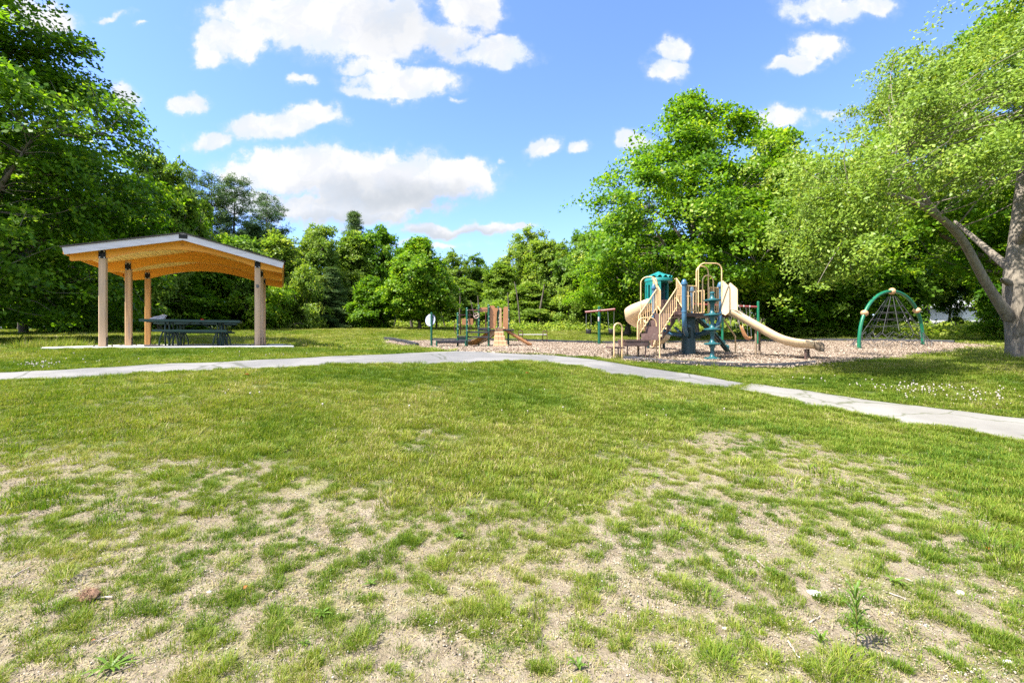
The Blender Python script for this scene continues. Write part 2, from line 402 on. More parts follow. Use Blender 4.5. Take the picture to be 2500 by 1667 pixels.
# the unseen clouds are brightened to fill whatever faces the camera
clb = t.mix(t.math('SUBTRACT', 1, front), cl.outputs[0], (.62 / SKY_K, .62 / SKY_K, .62 / SKY_K))
fin = t.mix(mask, skc, clb)
bg = t.new('ShaderNodeBackground'); t.put(bg.inputs[0], fin); bg.inputs[1].default_value = SKY_K
ow = t.new('ShaderNodeOutputWorld'); t.l.new(bg.outputs[0], ow.inputs[0])
sc.view_settings.view_transform = 'Standard'; sc.view_settings.look = 'None'; sc.view_settings.gamma = 1; sc.view_settings.use_curve_mapping = False
sc.view_settings.exposure = 1.7
cy = sc.cycles; cy.max_bounces = 7; cy.diffuse_bounces = 4; cy.transmission_bounces = 4; cy.glossy_bounces = 2; cy.transparent_max_bounces = 4
cy.use_denoising = False; cy.sample_clamp_indirect = 6; cy.use_adaptive_sampling = True; cy.adaptive_threshold = .008; cy.caustics_reflective = False; cy.caustics_refractive = False
# ================================================================= ground, paths, playground surface
def polyline(pts, n):
    pts = np.array(pts, float); s = np.r_[0, np.cumsum(np.hypot(*np.diff(pts, axis=0).T))]
    q = np.linspace(0, s[-1], n)
    x = np.interp(q, s, pts[:, 0]); y = np.interp(q, s, pts[:, 1])
    for _ in range(3):
        x[1:-1] = (x[:-2] + 2 * x[1:-1] + x[2:]) / 4; y[1:-1] = (y[:-2] + 2 * y[1:-1] + y[2:]) / 4
    return np.stack([x, y], 1)
near_a = [at(*p) for p in [(0, 936), (380, 913), (744, 898), (1063, 890), (1329, 885), (1488, 912), (1640, 932), (1796, 953)]]
far_a = [at(*p) for p in [(0, 911), (319, 895), (638, 880), (925, 867), (1127, 858), (1360, 869), (1509, 887), (1640, 908), (1835, 938)]]
near_a = [near_a[0] + (near_a[0] - near_a[1]) * k for k in (6, 3, 1)] + near_a
far_a = [far_a[0] + (far_a[0] - far_a[1]) * k for k in (6, 3, 1)] + far_a
near_c = [at(*p) for p in [(1796, 954), (1950, 984), (2126, 1018), (2300, 1049), (2500, 1083)]]
far_c = [at(*p) for p in [(1838, 939), (1970, 956), (2126, 979), (2300, 1000), (2500, 1022)]]
near_c += [near_c[-1] + (near_c[-1] - near_c[-2]) * k for k in (1, 4, 10)]
far_c += [far_c[-1] + (far_c[-1] - far_c[-2]) * k for k in (1, 4, 10)]
def ribbon(nm, near, far, n, m, lift, mat, seed, rag):
    a = polyline(near, n); b = polyline(far, n)
    k = np.arange(n)
    for arr, sd in ((a, seed), (b, seed + 5)):
        off = (fbm(k * .11, k * 0 + sd, sd, 3) - .5) * rag
        arr[:, 1] += off
    f = np.linspace(0, 1, m)[None, :, None]
    G = a[:, None] * (1 - f) + b[:, None] * f
    Z = gz(G[..., 0], G[..., 1]) + lift; Z[:, 0] -= lift + .01; Z[:, -1] -= lift + .01
    V = np.concatenate([G, Z[..., None]], -1).reshape(-1, 3)
    i, j = np.meshgrid(np.arange(n - 1), np.arange(m - 1), indexing='ij')
    q = np.stack([i * m + j, i * m + j + 1, (i + 1) * m + j + 1, (i + 1) * m + j], -1).reshape(-1, 4)
    o = link(nm, np_mesh(nm, V, q[:, ::-1], mat=mat, smooth=True)); tag(o, kind='structure')
    return np.concatenate([a, b[::-1]])
m_asph, t, b, _ = material('worn asphalt'); o = GP(t)
n1 = t.noise(o, 1.1, 5, .6); n2 = t.noise(o, 60, 3); n3 = t.noise(o, 170, 2)
c = t.ramp(n1, [(.3, (0.078, 0.076, 0.073)), (.55, (0.105, 0.102, 0.098)), (.75, (0.129, 0.123, 0.113))])
c = t.mix(t.rng(n2, .35, .7, 0, .35), c, (.25, .25, .25)); c = t.mix(t.rng(n3, .6, .75, 0, .5), c, (.07, .07, .07))
vc = t.new('ShaderNodeTexVoronoi', feature='DISTANCE_TO_EDGE'); t.put(vc.inputs['Vector'], t.vec('ADD', o, t.vec('MULTIPLY', t.vec('SUBTRACT', t.new('ShaderNodeTexNoise').outputs['Color'], (.5, .5, .5)), (.5, .5, 0)))); vc.inputs['Scale'].default_value = .45
n5 = t.noise(o, .45, 3, .6); c = t.mix(t.rng(n5, .48, .56, 0, .38), c, (.215, .205, .195)); c = t.mix(t.rng(t.noise(o, 3.2, 4, .7), .58, .74, 0, .45), c, (.09, .085, .08))
c = t.mix(t.rng(vc.outputs['Distance'], .004, .014, .7, 0), c, (.05, .055, .035))
t.put(b.inputs['Base Color'], c); b.inputs['Roughness'].default_value = .9; bump(t, b, n2, .008, .6)
m_conc, t, b, _ = material('old concrete'); o = GP(t)
n1 = t.noise(o, .9, 5, .6); n2 = t.noise(o, 40, 4); nw = t.new('ShaderNodeTexNoise'); t.put(nw.inputs['Vector'], o); nw.inputs['Scale'].default_value = 2.2; nw.inputs['Detail'].default_value = 5
c = t.ramp(n1, [(.3, (0.142, 0.134, 0.118)), (.6, (0.184, 0.177, 0.161)), (.8, (0.224, 0.215, 0.195))]); c = t.mix(t.rng(n2, .5, .75, 0, .4), c, (0.176, 0.163, 0.145))
vc = t.new('ShaderNodeTexVoronoi', feature='DISTANCE_TO_EDGE'); t.put(vc.inputs['Vector'], t.vec('ADD', t.scale(o, 1, 1.3, 1), t.vec('MULTIPLY', t.vec('SUBTRACT', nw.outputs['Color'], (.5, .5, .5)), (.9, .9, 0)))); vc.inputs['Scale'].default_value = .62
c = t.mix(t.rng(vc.outputs['Distance'], .005, .020, .8, 0), c, (.08, .085, .045))
t.put(b.inputs['Base Color'], c); b.inputs['Roughness'].default_value = .88; bump(t, b, n2, .006, .5)
path_a = ribbon('asphalt_path', near_a, far_a, 220, 10, .03, m_asph, 3, .38)
path_c = ribbon('concrete_path', near_c, far_c, 150, 10, .045, m_conc, 9, .24)

# --- mulch bed
mul_front = [at(*p) for p in [(985, 848), (1080, 857), (1200, 861), (1340, 867), (1430, 872), (1525, 879), (1650, 890), (1780, 896), (1900, 898), (2000, 892), (2100, 880), (2250, 867)]]
mul_back = [pxat(px, py, Z) for px, py, Z in [(2430, 850, 19), (2330, 843, 23), (2200, 840, 25), (2000, 839, 26.5), (1750, 838, 27.5), (1500, 838, 28), (1250, 838, 28), (1050, 838, 27.5), (930, 838, 26.5), (938, 842, 23.5)]]
mulch_poly = np.array([list(p) for p in mul_front] + [[p.x, p.y] for p in mul_back])
def closed_resample(P, n, sm=4):
    Q = np.r_[P, P[:1]]; s = np.r_[0, np.cumsum(np.hypot(*np.diff(Q, axis=0).T))]; q = np.linspace(0, s[-1], n, endpoint=False)
    x = np.interp(q, s, Q[:, 0]); y = np.interp(q, s, Q[:, 1])
    for _ in range(sm):
        x = (np.roll(x, 1) + 2 * x + np.roll(x, -1)) / 4; y = (np.roll(y, 1) + 2 * y + np.roll(y, -1)) / 4
    return np.stack([x, y], 1)
mb_ = closed_resample(mulch_poly, 260); cen = np.array([6.5, 18.0])
fr = np.linspace(0, 1, 30)[:, None, None] ** .8
G = cen + (mb_[None] - cen) * fr
jit = fbm(G[..., 0] * 1.3, G[..., 1] * 1.3, 21, 3)
Z = gz(G[..., 0], G[..., 1]) + .02 + (jit - .5) * .05; Z[-1] -= .05
V = np.concatenate([G, Z[..., None]], -1).reshape(-1, 3); n = 260; m = 30
i, j = np.meshgrid(np.arange(m - 1), np.arange(n), indexing='ij'); j2 = (j + 1) % n
q = np.stack([i * n + j, (i + 1) * n + j, (i + 1) * n + j2, i * n + j2], -1).reshape(-1, 4)
m_mul, t, b, _ = material('wood chip mulch'); o = GP(t)
vv = t.new('ShaderNodeTexVoronoi'); t.put(vv.inputs['Vector'], t.scale(o, 1, 1, 1)); vv.inputs['Scale'].default_value = 34
n1 = t.noise(o, .8, 4); sepc = t.new('ShaderNodeSeparateColor'); t.l.new(vv.outputs['Color'], sepc.inputs[0])
c = t.ramp(sepc.outputs[0], [(0, (0.150, 0.110, 0.079)), (.4, (0.238, 0.180, 0.132)), (.75, (0.299, 0.238, 0.185)), (1, (0.370, 0.308, 0.255))])
c = t.mix(t.rng(n1, .35, .7, 0, .45), c, (.40, .33, .27))
t.put(b.inputs['Base Color'], c); b.inputs['Roughness'].default_value = .9; bump(t, b, vv.outputs['Distance'], .02, .9)
mo = link('playground_ground', np_mesh('playground_ground', V, q, mat=m_mul, smooth=True)); tag(mo, kind='structure')

# --- where is lawn?  1 = thick grass, 0 = bare
slab_poly = np.array([pav(-1.05, -.85), pav(4.7, -.85), pav(4.7, 5.45), pav(-1.05, 5.45)])
def lawn(x, y):
    d = sstep(3.0, 5.5, y + (fbm(x * .35, y * .35, 31, 3) - .5) * 3.2 - .25 * np.abs(x) * (x > 0) * .6)
    d = np.maximum(d, .34 + .16 * sstep(.35, .7, fbm(x * .8, y * .8, 8, 3)))
    d = np.maximum(d, sstep(2.2, 3.4, x - .62 * y + 1.7) * .85)             # thicker on the right
    d = d * (1 - .35 * sstep(.62, .72, fbm(x * .6, y * .6, 77, 3)) * sstep(9, 6, y))
    return d
def open_ground(x, y, pad=0.0):
    return ~(inpoly(x, y, path_a) | inpoly(x, y, path_c) | inpoly(x, y, mb_) | inpoly(x, y, slab_poly))

# --- the ground sheet: fine near the viewer, coarse towards the horizon
def axis(lim, fine, step, grow):
    a = [0.0]; s = step
    while a[-1] < lim:
        if a[-1] > fine: s *= grow
        a.append(a[-1] + s)
    return np.array(a)
ax_ = axis(600, 10, .16, 1.055); xs = np.r_[-ax_[:0:-1], ax_]
ay_ = axis(600, 14, .14, 1.05); yb = axis(300, 1, .5, 1.2); ysx = np.r_[-yb[:0:-1], ay_]
X, Y = np.meshgrid(xs, ysx, indexing='ij')
Zg = gz(X, Y) + (fbm(X * 2.6, Y * 2.6, 12, 3) - .5) * .05 * sstep(9, 5, Y)
V = np.stack([X, Y, Zg], -1).reshape(-1, 3); a, b_ = X.shape
i, j = np.meshgrid(np.arange(a - 1), np.arange(b_ - 1), indexing='ij')
q = np.stack([i * b_ + j, (i + 1) * b_ + j, (i + 1) * b_ + j + 1, i * b_ + j + 1], -1).reshape(-1, 4)
m_gr, t, b, _ = material('lawn soil'); o = GP(t)
lw = t.attr('lawn').outputs['Fac']
n1 = t.noise(o, 1.6, 5, .6); n2 = t.noise(o, 9, 5, .65); n3 = t.noise(o, 70, 4, .7); n4 = t.noise(t.scale(o, 1, 1, 1), 28, 4, .6)
soil = t.ramp(n2, [(.25, (0.120, 0.094, 0.060)), (.45, (0.205, 0.167, 0.114)), (.62, (0.265, 0.223, 0.158)), (.8, (0.315, 0.275, 0.205))])
soil = t.mix(t.rng(n3, .55, .72, 0, .6), soil, (0.055, 0.040, 0.026)); soil = t.mix(t.rng(n4, .62, .75, 0, .55), soil, (0.352, 0.308, 0.246))
moss = t.ramp(n3, [(.3, (.085, .105, .022)), (.6, (.20, .21, .05)), (.8, (.30, .29, .10))])
c = t.mix(t.rng(n1, .50, .68, 0, .62), soil, moss)
thick = t.ramp(n3, [(.3, (.032, .048, .010)), (.55, (.075, .10, .024)), (.8, (.15, .155, .06))])
c = t.mix(t.rng(t.math('ADD', lw, t.math('MULTIPLY', t.math('SUBTRACT', n2, .5), .7)), .42, .85), c, thick)
t.put(b.inputs['Base Color'], c); b.inputs['Roughness'].default_value = .95; b.inputs['Specular IOR Level'].default_value = .2
bump(t, b, t.math('ADD', t.math('ADD', n3, t.math('MULTIPLY', n4, 1.0)), t.math('MULTIPLY', n2, 2.0)), .025, .8)
go = link('ground', np_mesh('ground', V, q, mat=m_gr, smooth=True, extra={'lawn': lawn(X, Y).ravel()})); tag(go, kind='structure')

# ================================================================= grass
m_grass, t, b, out = material('grass blade')
a = t.attr('tint').outputs['Fac']; ai = t.attr('tint', 'INSTANCER').outputs['Fac']
f = t.math('ADD', t.math('MULTIPLY', a, .5), t.math('MULTIPLY', ai, .5), clamp=True)
c = t.ramp(f, [(0, (.036, .088, .008)), (.3, (.086, .158, .012)), (.55, (.165, .226, .021)), (.75, (.255, .283, .038)), (.9, (.32, .29, .10)), (1, (.42, .35, .20))])
t.put(b.inputs['Base Color'], c); b.inputs['Roughness'].default_value = .5; b.inputs['Specular IOR Level'].default_value = .15
tr = t.new('ShaderNodeBsdfTranslucent'); t.put(tr.inputs[0], t.mix(1, c, (1.2, 1.2, .6), 'MULTIPLY'))
mx = t.new('ShaderNodeMixShader'); mx.inputs[0].default_value = .35; t.l.new(b.outputs[0], mx.inputs[1]); t.l.new(tr.outputs[0], mx.inputs[2]); t.l.new(mx.outputs[0], out.inputs[0])
def tuft(nm, n, foot, l0, l1, wd, lean, seed, mat=None, flat=False, dead=.12):
    r = np.random.default_rng(seed)
    th = r.uniform(0, 6.283, n); rr = foot * np.sqrt(r.uniform(0, 1, n)); bx = rr * np.cos(th); by = rr * np.sin(th)
    az = th + r.normal(0, .9, n) if not flat else r.uniform(0, 6.283, n)
    L = r.uniform(l0, l1, n) * (1 - .35 * rr / foot)
    ln = np.clip(np.abs(r.normal(lean, .3, n)), .05, 1.35)
    if flat: ln = r.uniform(1.3, 1.56, n)
    w_ = wd * r.uniform(.7, 1.3, n)
    V = np.zeros((n, 6, 3)); sx = -np.sin(az); sy = np.cos(az)
    px = bx.copy(); py = by.copy(); pz = np.full(n, -.004 if not flat else .004); ang = ln * (1.0 if flat else .45)
    for k, fr_ in enumerate((1.0, .8, .12)):
        V[:, 2 * k, 0] = px - sx * w_ * fr_ / 2; V[:, 2 * k, 1] = py - sy * w_ * fr_ / 2; V[:, 2 * k, 2] = pz
        V[:, 2 * k + 1, 0] = px + sx * w_ * fr_ / 2; V[:, 2 * k + 1, 1] = py + sy * w_ * fr_ / 2; V[:, 2 * k + 1, 2] = pz
        px = px + np.cos(az) * np.sin(ang) * L / 2; py = py + np.sin(az) * np.sin(ang) * L / 2; pz = pz + np.cos(ang) * L / 2
        if not flat: ang = np.minimum(ang + ln * .75, 1.9)
    base = np.arange(n)[:, None] * 6
    Q = np.concatenate([base + np.array([0, 1, 3, 2]), base + np.array([2, 3, 5, 4])]); tn = np.clip(r.normal(.5, .22, n), 0, 1)
    tn = np.where(r.uniform(0, 1, n) < dead, r.uniform(.9, 1.4, n), tn)
    return np_mesh(nm, V.reshape(-1, 3), Q, tint=np.r_[tn, tn], mat=mat or m_grass)
near_t = source_collection('near_tufts', [tuft('near_tuft', int(rng.integers(40, 120)), rng.uniform(.025, .07), .022, rng.uniform(.05, .085), .0026, rng.uniform(.6, 1.1), 100 + i, dead=.16) for i in range(16)])
mid_t = source_collection('mid_tufts', [tuft('mid_tuft', 130, .13, .03, rng.uniform(.065, .10), .0058, rng.uniform(.55, 1.0), 200 + i, dead=.16) for i in range(12)])
far_t = source_collection('far_tufts', [tuft('far_tuft', 190, .42, .06, rng.uniform(.10, .15), .016, rng.uniform(.4, .8), 300 + i, dead=.12) for i in range(8)])
straw_t = source_collection('straw_bits', [tuft('straw_bit', 26, .11, .015, .07, .0024, 1, 400 + i, flat=True, dead=1) for i in range(8)])
def edge_tufts(poly, n, inset, sd):
    r = np.random.default_rng(sd); seg = np.roll(poly, -1, 0) - poly; L = np.hypot(*seg.T); L[L > 1.2] = 0; k = r.choice(len(poly), n, p=L / L.sum()); p = poly[k] + seg[k] * r.uniform(0, 1, (n, 1))
    return p[:, 0] + r.normal(0, inset, n), p[:, 1] + r.normal(0, inset, n)
def view_points(n, y0, y1, slack=1.0, p=1.0):
    """random ground points in front of the viewer, denser close by"""
    u = rng.uniform(0, 1, n); y = (y0 ** p + u * (y1 ** p - y0 ** p)) ** (1 / p)
    x = rng.uniform(-1, 1, n) * (1.14 * y + slack); return x, y
def put(name, x, y, col, nvar, smin, smax, tint, label, lean=.12, zoff=0.0, zs=1.0):
    n = len(x); z = gz(x, y) + (fbm(x * 2.6, y * 2.6, 12, 3) - .5) * .05 * sstep(9, 5, y) + zoff
    s = rng.uniform(smin, smax, n); S = np.stack([s, s, s * zs], 1)
    rot = np.stack([rng.normal(0, lean, n), rng.normal(0, lean, n), rng.uniform(0, 6.283, n)], 1)
    return scatter(name, np.stack([x, y, z], 1), rot, S, rng.integers(0, nvar, n), tint, col, label)
sprig_t = source_collection('sprigs', [tuft('sprig', int(rng.integers(6, 18)), .045, .012, .035, .0024, .9, 150 + i, dead=.3) for i in range(10)])
# patchy near ground: clumps gather, bare earth between
x, y = view_points(38000, 1.35, 7.2, .8, 1.6)
cl_ = fbm(x * 9, y * 9, 41, 2); dl = lawn(x, y)
keep = (rng.uniform(0, 1, len(x)) < sstep(.46, .60, cl_ + .26 * (dl - .5) + .10 * (fbm(x * 1.3, y * 1.3, 44, 2) - .5)) * .8 + .10) & open_ground(x, y)
x = x[keep]; y = y[keep]
tn = np.clip(.40 + (fbm(x * 1.1, y * 1.1, 51, 3) - .5) * 1.5 + rng.normal(0, .15, len(x)) + .35 * np.exp(-(((x + 4.6) / 1.6) ** 2 + ((y - 4.5) / .8) ** 2)), 0, 1)
put('lawn_grass_tufts_near', x, y, near_t, 16, .5, 1.15, tn, 'patchy grass tufts on the worn sandy ground')
x, y = view_points(26000, 1.35, 7.2, .8, 1.6); k = open_ground(x, y); x = x[k]; y = y[k]
put('grass_sprigs', x, y, sprig_t, 10, .6, 1.5, np.clip(.62 + (fbm(x * .9, y * .9, 71, 3) - .5) * 1.3 + rng.normal(0, .15, len(x)), 0, 1), 'thin seedling grass and moss sprigs between the tufts')
x, y = view_points(34000, 3.2, 15.5, 1.5, 2.0)
dl = lawn(x, y); keep = (rng.uniform(0, 1, len(x)) < sstep(.42, 1.0, dl + (fbm(x * 4, y * 4, 61, 3) - .5) * .9)) & open_ground(x, y)
x = x[keep]; y = y[keep]; tn = np.clip(.44 + (fbm(x * .7, y * .7, 52, 3) - .5) * 1.9 + rng.normal(0, .12, len(x)), 0, 1)
put('lawn_grass_tufts', x, y, mid_t, 12, .75, 1.25, tn, 'thick green lawn grass around the path')
x, y = view_points(26000, 13.5, 62, 3, 1.7)
keep = open_ground(x, y); x = x[keep]; y = y[keep]
tn = np.clip(.68 + (fbm(x * .25, y * .25, 53, 3) - .5) * 1.2 + rng.normal(0, .1, len(x)), 0, 1)
put('far_lawn_grass', x, y, far_t, 8, .8, 1.3, tn, 'mown lawn running up to the trees', zs=.8)
x, y = view_points(5500, 1.35, 7.5, .8, 1.6)
keep = open_ground(x, y) & (rng.uniform(0, 1, len(x)) < .3 + .7 * (fbm(x * 1.4, y * 1.4, 91, 3) > .47)); x = x[keep]; y = y[keep]
put('dead_grass_litter', x, y, straw_t, 8, .6, 1.3, np.clip(rng.normal(.88, .12, len(x)), .55, 1), 'dry straw and dead grass lying on bare earth', lean=.05)

xe, ye = edge_tufts(path_a, 2600, .07, 1); xe2, ye2 = edge_tufts(path_c, 1500, .06, 2); xe3, ye3 = edge_tufts(np.array([pav(s_, -.78) for s_ in np.linspace(-1, 4.65, 40)]), 420, .06, 3)
xe = np.r_[xe, xe2, xe3]; ye = np.r_[ye, ye2, ye3]; k = (ye > 3) & (ye < 20) & (np.abs(xe) < 1.2 * ye + 2) & (rng.uniform(0, 1, len(xe)) < sstep(.3, .6, fbm(xe * 1.7, ye * 1.7, 87, 2))); xe = xe[k]; ye = ye[k]
put('path_edge_grass', xe, ye, mid_t, 12, .4, .95, np.clip(rng.normal(.5, .15, len(xe)), 0, 1), 'grass creeping over the path and slab edges', zoff=.015)

def crumbs(nm, n, half, s0, s1, seed):
    r = np.random.default_rng(seed); V = []; Q = []; T = []
    oct_ = np.array([[1, 0, 0], [-1, 0, 0], [0, 1, 0], [0, -1, 0], [0, 0, 1], [0, 0, -1]], float); fs = [(4, 0, 2), (4, 2, 1), (4, 1, 3), (4, 3, 0), (5, 2, 0), (5, 1, 2), (5, 3, 1), (5, 0, 3)]
    for i in range(n):
        c = np.array([r.uniform(-half, half), r.uniform(-half, half), 0]); sz = r.uniform(s0, s1) * np.array([r.uniform(.6, 1.3), r.uniform(.6, 1.3), r.uniform(.35, .8)]); o = len(V)
        V += list(c + oct_ * sz * r.uniform(.8, 1.2, (6, 1))); Q += [[o + k for k in f] for f in fs]; T += [r.uniform(0, 1)] * 8
    return np_mesh(nm, np.array(V), np.array(Q), tint=np.array(T), mat=m_crumb)
m_crumb, t, b, _ = material('soil crumb'); t.put(b.inputs['Base Color'], t.ramp(t.attr('tint').outputs['Fac'], [(0, (.10, .075, .05)), (.35, (.20, .16, .11)), (.7, (.30, .26, .19)), (.93, (.38, .34, .27)), (1, (.45, .43, .40))])); b.inputs['Roughness'].default_value = .95
cr_t = source_collection('crumb_patches', [crumbs('crumb_patch', 34, .12, .0015, .0065, 700 + i) for i in range(8)])
x, y = view_points(9000, 1.35, 6.5, .8, 1.7); k = open_ground(x, y) & (rng.uniform(0, 1, len(x)) < 1.15 - lawn(x, y)); x = x[k]; y = y[k]
put('soil_crumbs', x, y, cr_t, 8, .6, 1.4, np.zeros(len(x)), 'crumbs of soil and grit on the bare ground', lean=.03, zoff=.001)
# ================================================================= trees
G_MAPLE = [(0, (0.0381, 0.1044, 0.0043)), (0.35, (0.0898, 0.2016, 0.0077)), (0.65, (0.1727, 0.3059, 0.0137)), (0.88, (0.3022, 0.4106, 0.0256)), (1, (0.4317, 0.4926, 0.0513))]
G_LIGHT = [(0, (0.0723, 0.1406, 0.0127)), (0.4, (0.1478, 0.2445, 0.0276)), (0.7, (0.2411, 0.3331, 0.0478)), (1, (0.3857, 0.4295, 0.0904))]
G_DEEP = [(0, (0.0523, 0.1222, 0.0145)), (0.5, (0.1186, 0.2241, 0.0242)), (1, (0.2609, 0.3565, 0.0436))]
G_APPLE = [(0, (0.0742, 0.1408, 0.0096)), (0.4, (0.1535, 0.2523, 0.0224)), (0.75, (0.2478, 0.3462, 0.0426)), (0.93, (0.337, 0.3992, 0.0694)), (1, (0.3568, 0.1995, 0.0374))]
G_PINE = [(0, (0.0297, 0.0741, 0.018)), (0.5, (0.0714, 0.1354, 0.0324)), (1, (0.1633, 0.221, 0.054))]
m_maple = leafmat('maple leaf', G_MAPLE, .55, .42, .2); m_light = leafmat('pale leaf', G_LIGHT, .54, .45, .2); m_deep = leafmat('dark leaf', G_DEEP, .52, .4, .2)
m_apple = leafmat('crabapple leaf', G_APPLE, .42, .45, .25, ttint=(1.25, 1.15, .6)); m_pine = leafmat('pine needle', G_PINE, .25, .6, .2)
def barkmat(name, lo, hi, sz):
    m, t, b, _ = material(name); o = OC(t); n1 = t.noise(t.scale(o, 1, 1, .22), sz, 6, .65, .6); n2 = t.noise(o, 1.2, 3)
    c = t.ramp(n1, [(.3, lo), (.55, tuple((p + q) / 2 for p, q in zip(lo, hi))), (.75, hi)])
    c = t.mix(t.rng(n2, .5, .7, 0, .4), c, tuple(q * .75 + .02 for q in hi)); t.put(b.inputs['Base Color'], c); b.inputs['Roughness'].default_value = .9
    bump(t, b, n1, .02, .9); return m
m_bark = barkmat('brown bark', (.045, .035, .027), (.16, .13, .10), 14); m_greybark = barkmat('grey bark', (.085, .070, .054), (.31, .265, .21), 16)
def unit(v): return v / np.maximum(np.linalg.norm(v, axis=-1, keepdims=True), 1e-9)
def leaves(r, Cn, out, rs, nper, size, droop=.25, flat=.16, aspect=.62, up=1.0, rnd=.55, tb=None):
    """leaf faces gathered in flattened sprays round the centres Cn"""
    S = len(Cn); rs = np.broadcast_to(np.asarray(rs, float), (S,))
    nrm = unit(np.stack([out[:, 0] * .45, out[:, 1] * .45, np.full(S, up)], 1) + r.normal(0, .28, (S, 3)))
    e1 = unit(np.cross(nrm, r.normal(0, 1, (S, 3)))); e2 = np.cross(nrm, e1)
    n = S * nper; k = np.repeat(np.arange(S), nper)
    rad = np.sqrt(r.uniform(0, 1, n)) ** 1.25; th = r.uniform(0, 6.283, n)
    # sprays reach further outwards than sideways
    ca = rad * np.cos(th); sa = rad * np.sin(th)
    P = Cn[k] + (e1[k] * ca[:, None] + e2[k] * sa[:, None]) * rs[k, None] + nrm[k] * (r.normal(0, flat, n) * rs[k])[:, None]
    P[:, 2] -= droop * rs[k] * rad ** 2
    ln = unit(nrm[k] * .75 + out[k] * .35 + r.normal(0, rnd * .8, (n, 3))); d = unit(np.cross(ln, r.normal(0, 1, (n, 3)))); d[:, 2] -= .35; d = unit(d - ln * (d * ln).sum(1, keepdims=True)); w = np.cross(ln, d)
    sz = size * r.uniform(.65, 1.3, n); fold = ln * (sz * .10)[:, None]
    a = P - d * (sz * .5)[:, None]; c = P + d * (sz * .5)[:, None]
    l = P + w * (sz * aspect * .5)[:, None] - fold + d * (sz * .06)[:, None]; q = P - w * (sz * aspect * .5)[:, None] - fold + d * (sz * .06)[:, None]
    V = np.stack([a, l, c, q], 1).reshape(-1, 3); Q = np.arange(n * 4).reshape(-1, 4)
    st = r.normal(0, .13, S) if tb is None else tb + r.normal(0, .1, S)
    tint = np.clip(.46 + st[k] + r.normal(0, .15, n), 0, 1)
    return V, Q, tint
def envelope(r, H, z0, Rm, prof, S, shell=.5, lump=.22, squash=1.0):
    """spray centres inside a lumpy crown envelope; prof(h) relative radius for h in 0..1"""
    h = r.uniform(0, 1, S * 3); keep = r.uniform(0, 1, S * 3) < np.clip(prof(h), .05, 1) * .95 + .05; h = h[keep][:S]; S = len(h)
    th = r.uniform(0, 6.283, S); ph = r.uniform(0, 6.283, 8)
    L = 1 + lump * (np.sin(2 * th + ph[0] + 3 * h) * .5 + np.sin(3 * th + ph[1] - 7 * h) * .45 + np.sin(5 * th + ph[2] + 11 * h) * .4 + np.sin(9 * h + ph[3] + th) * .35)
    rr = Rm * prof(h) * L * r.uniform(0, 1, S) ** shell
    Cn = np.stack([rr * np.cos(th), rr * np.sin(th) * squash, z0 + h * (H - z0)], 1)
    out = np.stack([np.cos(th), np.sin(th), np.zeros(S)], 1) * (rr / (Rm + 1e-6))[:, None]
    return Cn, out
def boughs(r, Bn, bout, per, spread, thick=.16):
    """flat, drooping boughs: each centre becomes a plate of sprays reaching outwards"""
    k = np.repeat(np.arange(len(Bn)), per); n = len(k); o = unit(bout[k] * np.array([1, 1, 0]) + r.normal(0, .02, (n, 3)) * np.array([1, 1, 0])); tn = np.stack([-o[:, 1], o[:, 0], np.zeros(n)], 1)
    sp = spread * r.uniform(.65, 1.3, len(Bn))[k]; a = r.normal(-.15, .62, n) * sp; b = r.normal(0, .5, n) * sp
    z = r.normal(0, thick, n) * sp - .22 * (a ** 2 + b ** 2) / np.maximum(sp, .1) - .16 * np.maximum(a, 0)
    return Bn[k] + o * a[:, None] + tn * b[:, None] + np.array([0, 0, 1]) * z[:, None], bout[k]
def gaps(r, Cn, out, sc_=.55, thr=.40):
    """open some irregular gaps so that sky and depth show"""
    s1 = int(r.integers(0, 999)); v = .5 * fbm(Cn[:, 0] * sc_ + Cn[:, 2] * .31, Cn[:, 1] * sc_ - Cn[:, 2] * .23, s1, 2) + .5 * fbm(Cn[:, 2] * sc_ * 1.5, (Cn[:, 0] - Cn[:, 1]) * sc_ * .8, s1 + 3, 2)
    k = v > thr; return Cn[k], out[k]
def tubes(paths, n=7):
    VV = []; QQ = []; o = 0
    for P, rad in paths:
        P = np.asarray(P, float); m = len(P); T = unit(np.gradient(P, axis=0)); ref = np.array([.31, .95, .05]) if abs(T[0, 2]) > .6 else np.array([0, 0, 1.0])
        N = unit(np.cross(T, ref)); B = np.cross(T, N); a = np.arange(n) * 2 * np.pi / n
        V = P[:, None] + (N[:, None] * np.cos(a)[None, :, None] + B[:, None] * np.sin(a)[None, :, None]) * np.asarray(rad)[:, None, None]
        VV.append(V.reshape(-1, 3)); i, j = np.meshgrid(np.arange(m - 1), np.arange(n), indexing='ij'); j2 = (j + 1) % n
        QQ.append(np.stack([i * n + j, i * n + j2, (i + 1) * n + j2, (i + 1) * n + j], -1).reshape(-1, 4) + o); o += m * n
    return np.concatenate(VV), np.concatenate(QQ)
def limb(r, p, q, r0, r1, bend=.12, m=7, sag=0.0):
    p = np.array(p, float); q = np.array(q, float); f = np.linspace(0, 1, m)[:, None]; L = np.linalg.norm(q - p)
    P = p * (1 - f) + q * f; off = r.normal(0, 1, (3, 3)) * L * bend
    P += np.sin(np.pi * f) * off[0] + np.sin(2 * np.pi * f) * off[1] * .4
    P[:, 2] += sag * L * np.sin(np.pi * f[:, 0])
    return P, np.linspace(r0, r1, m)
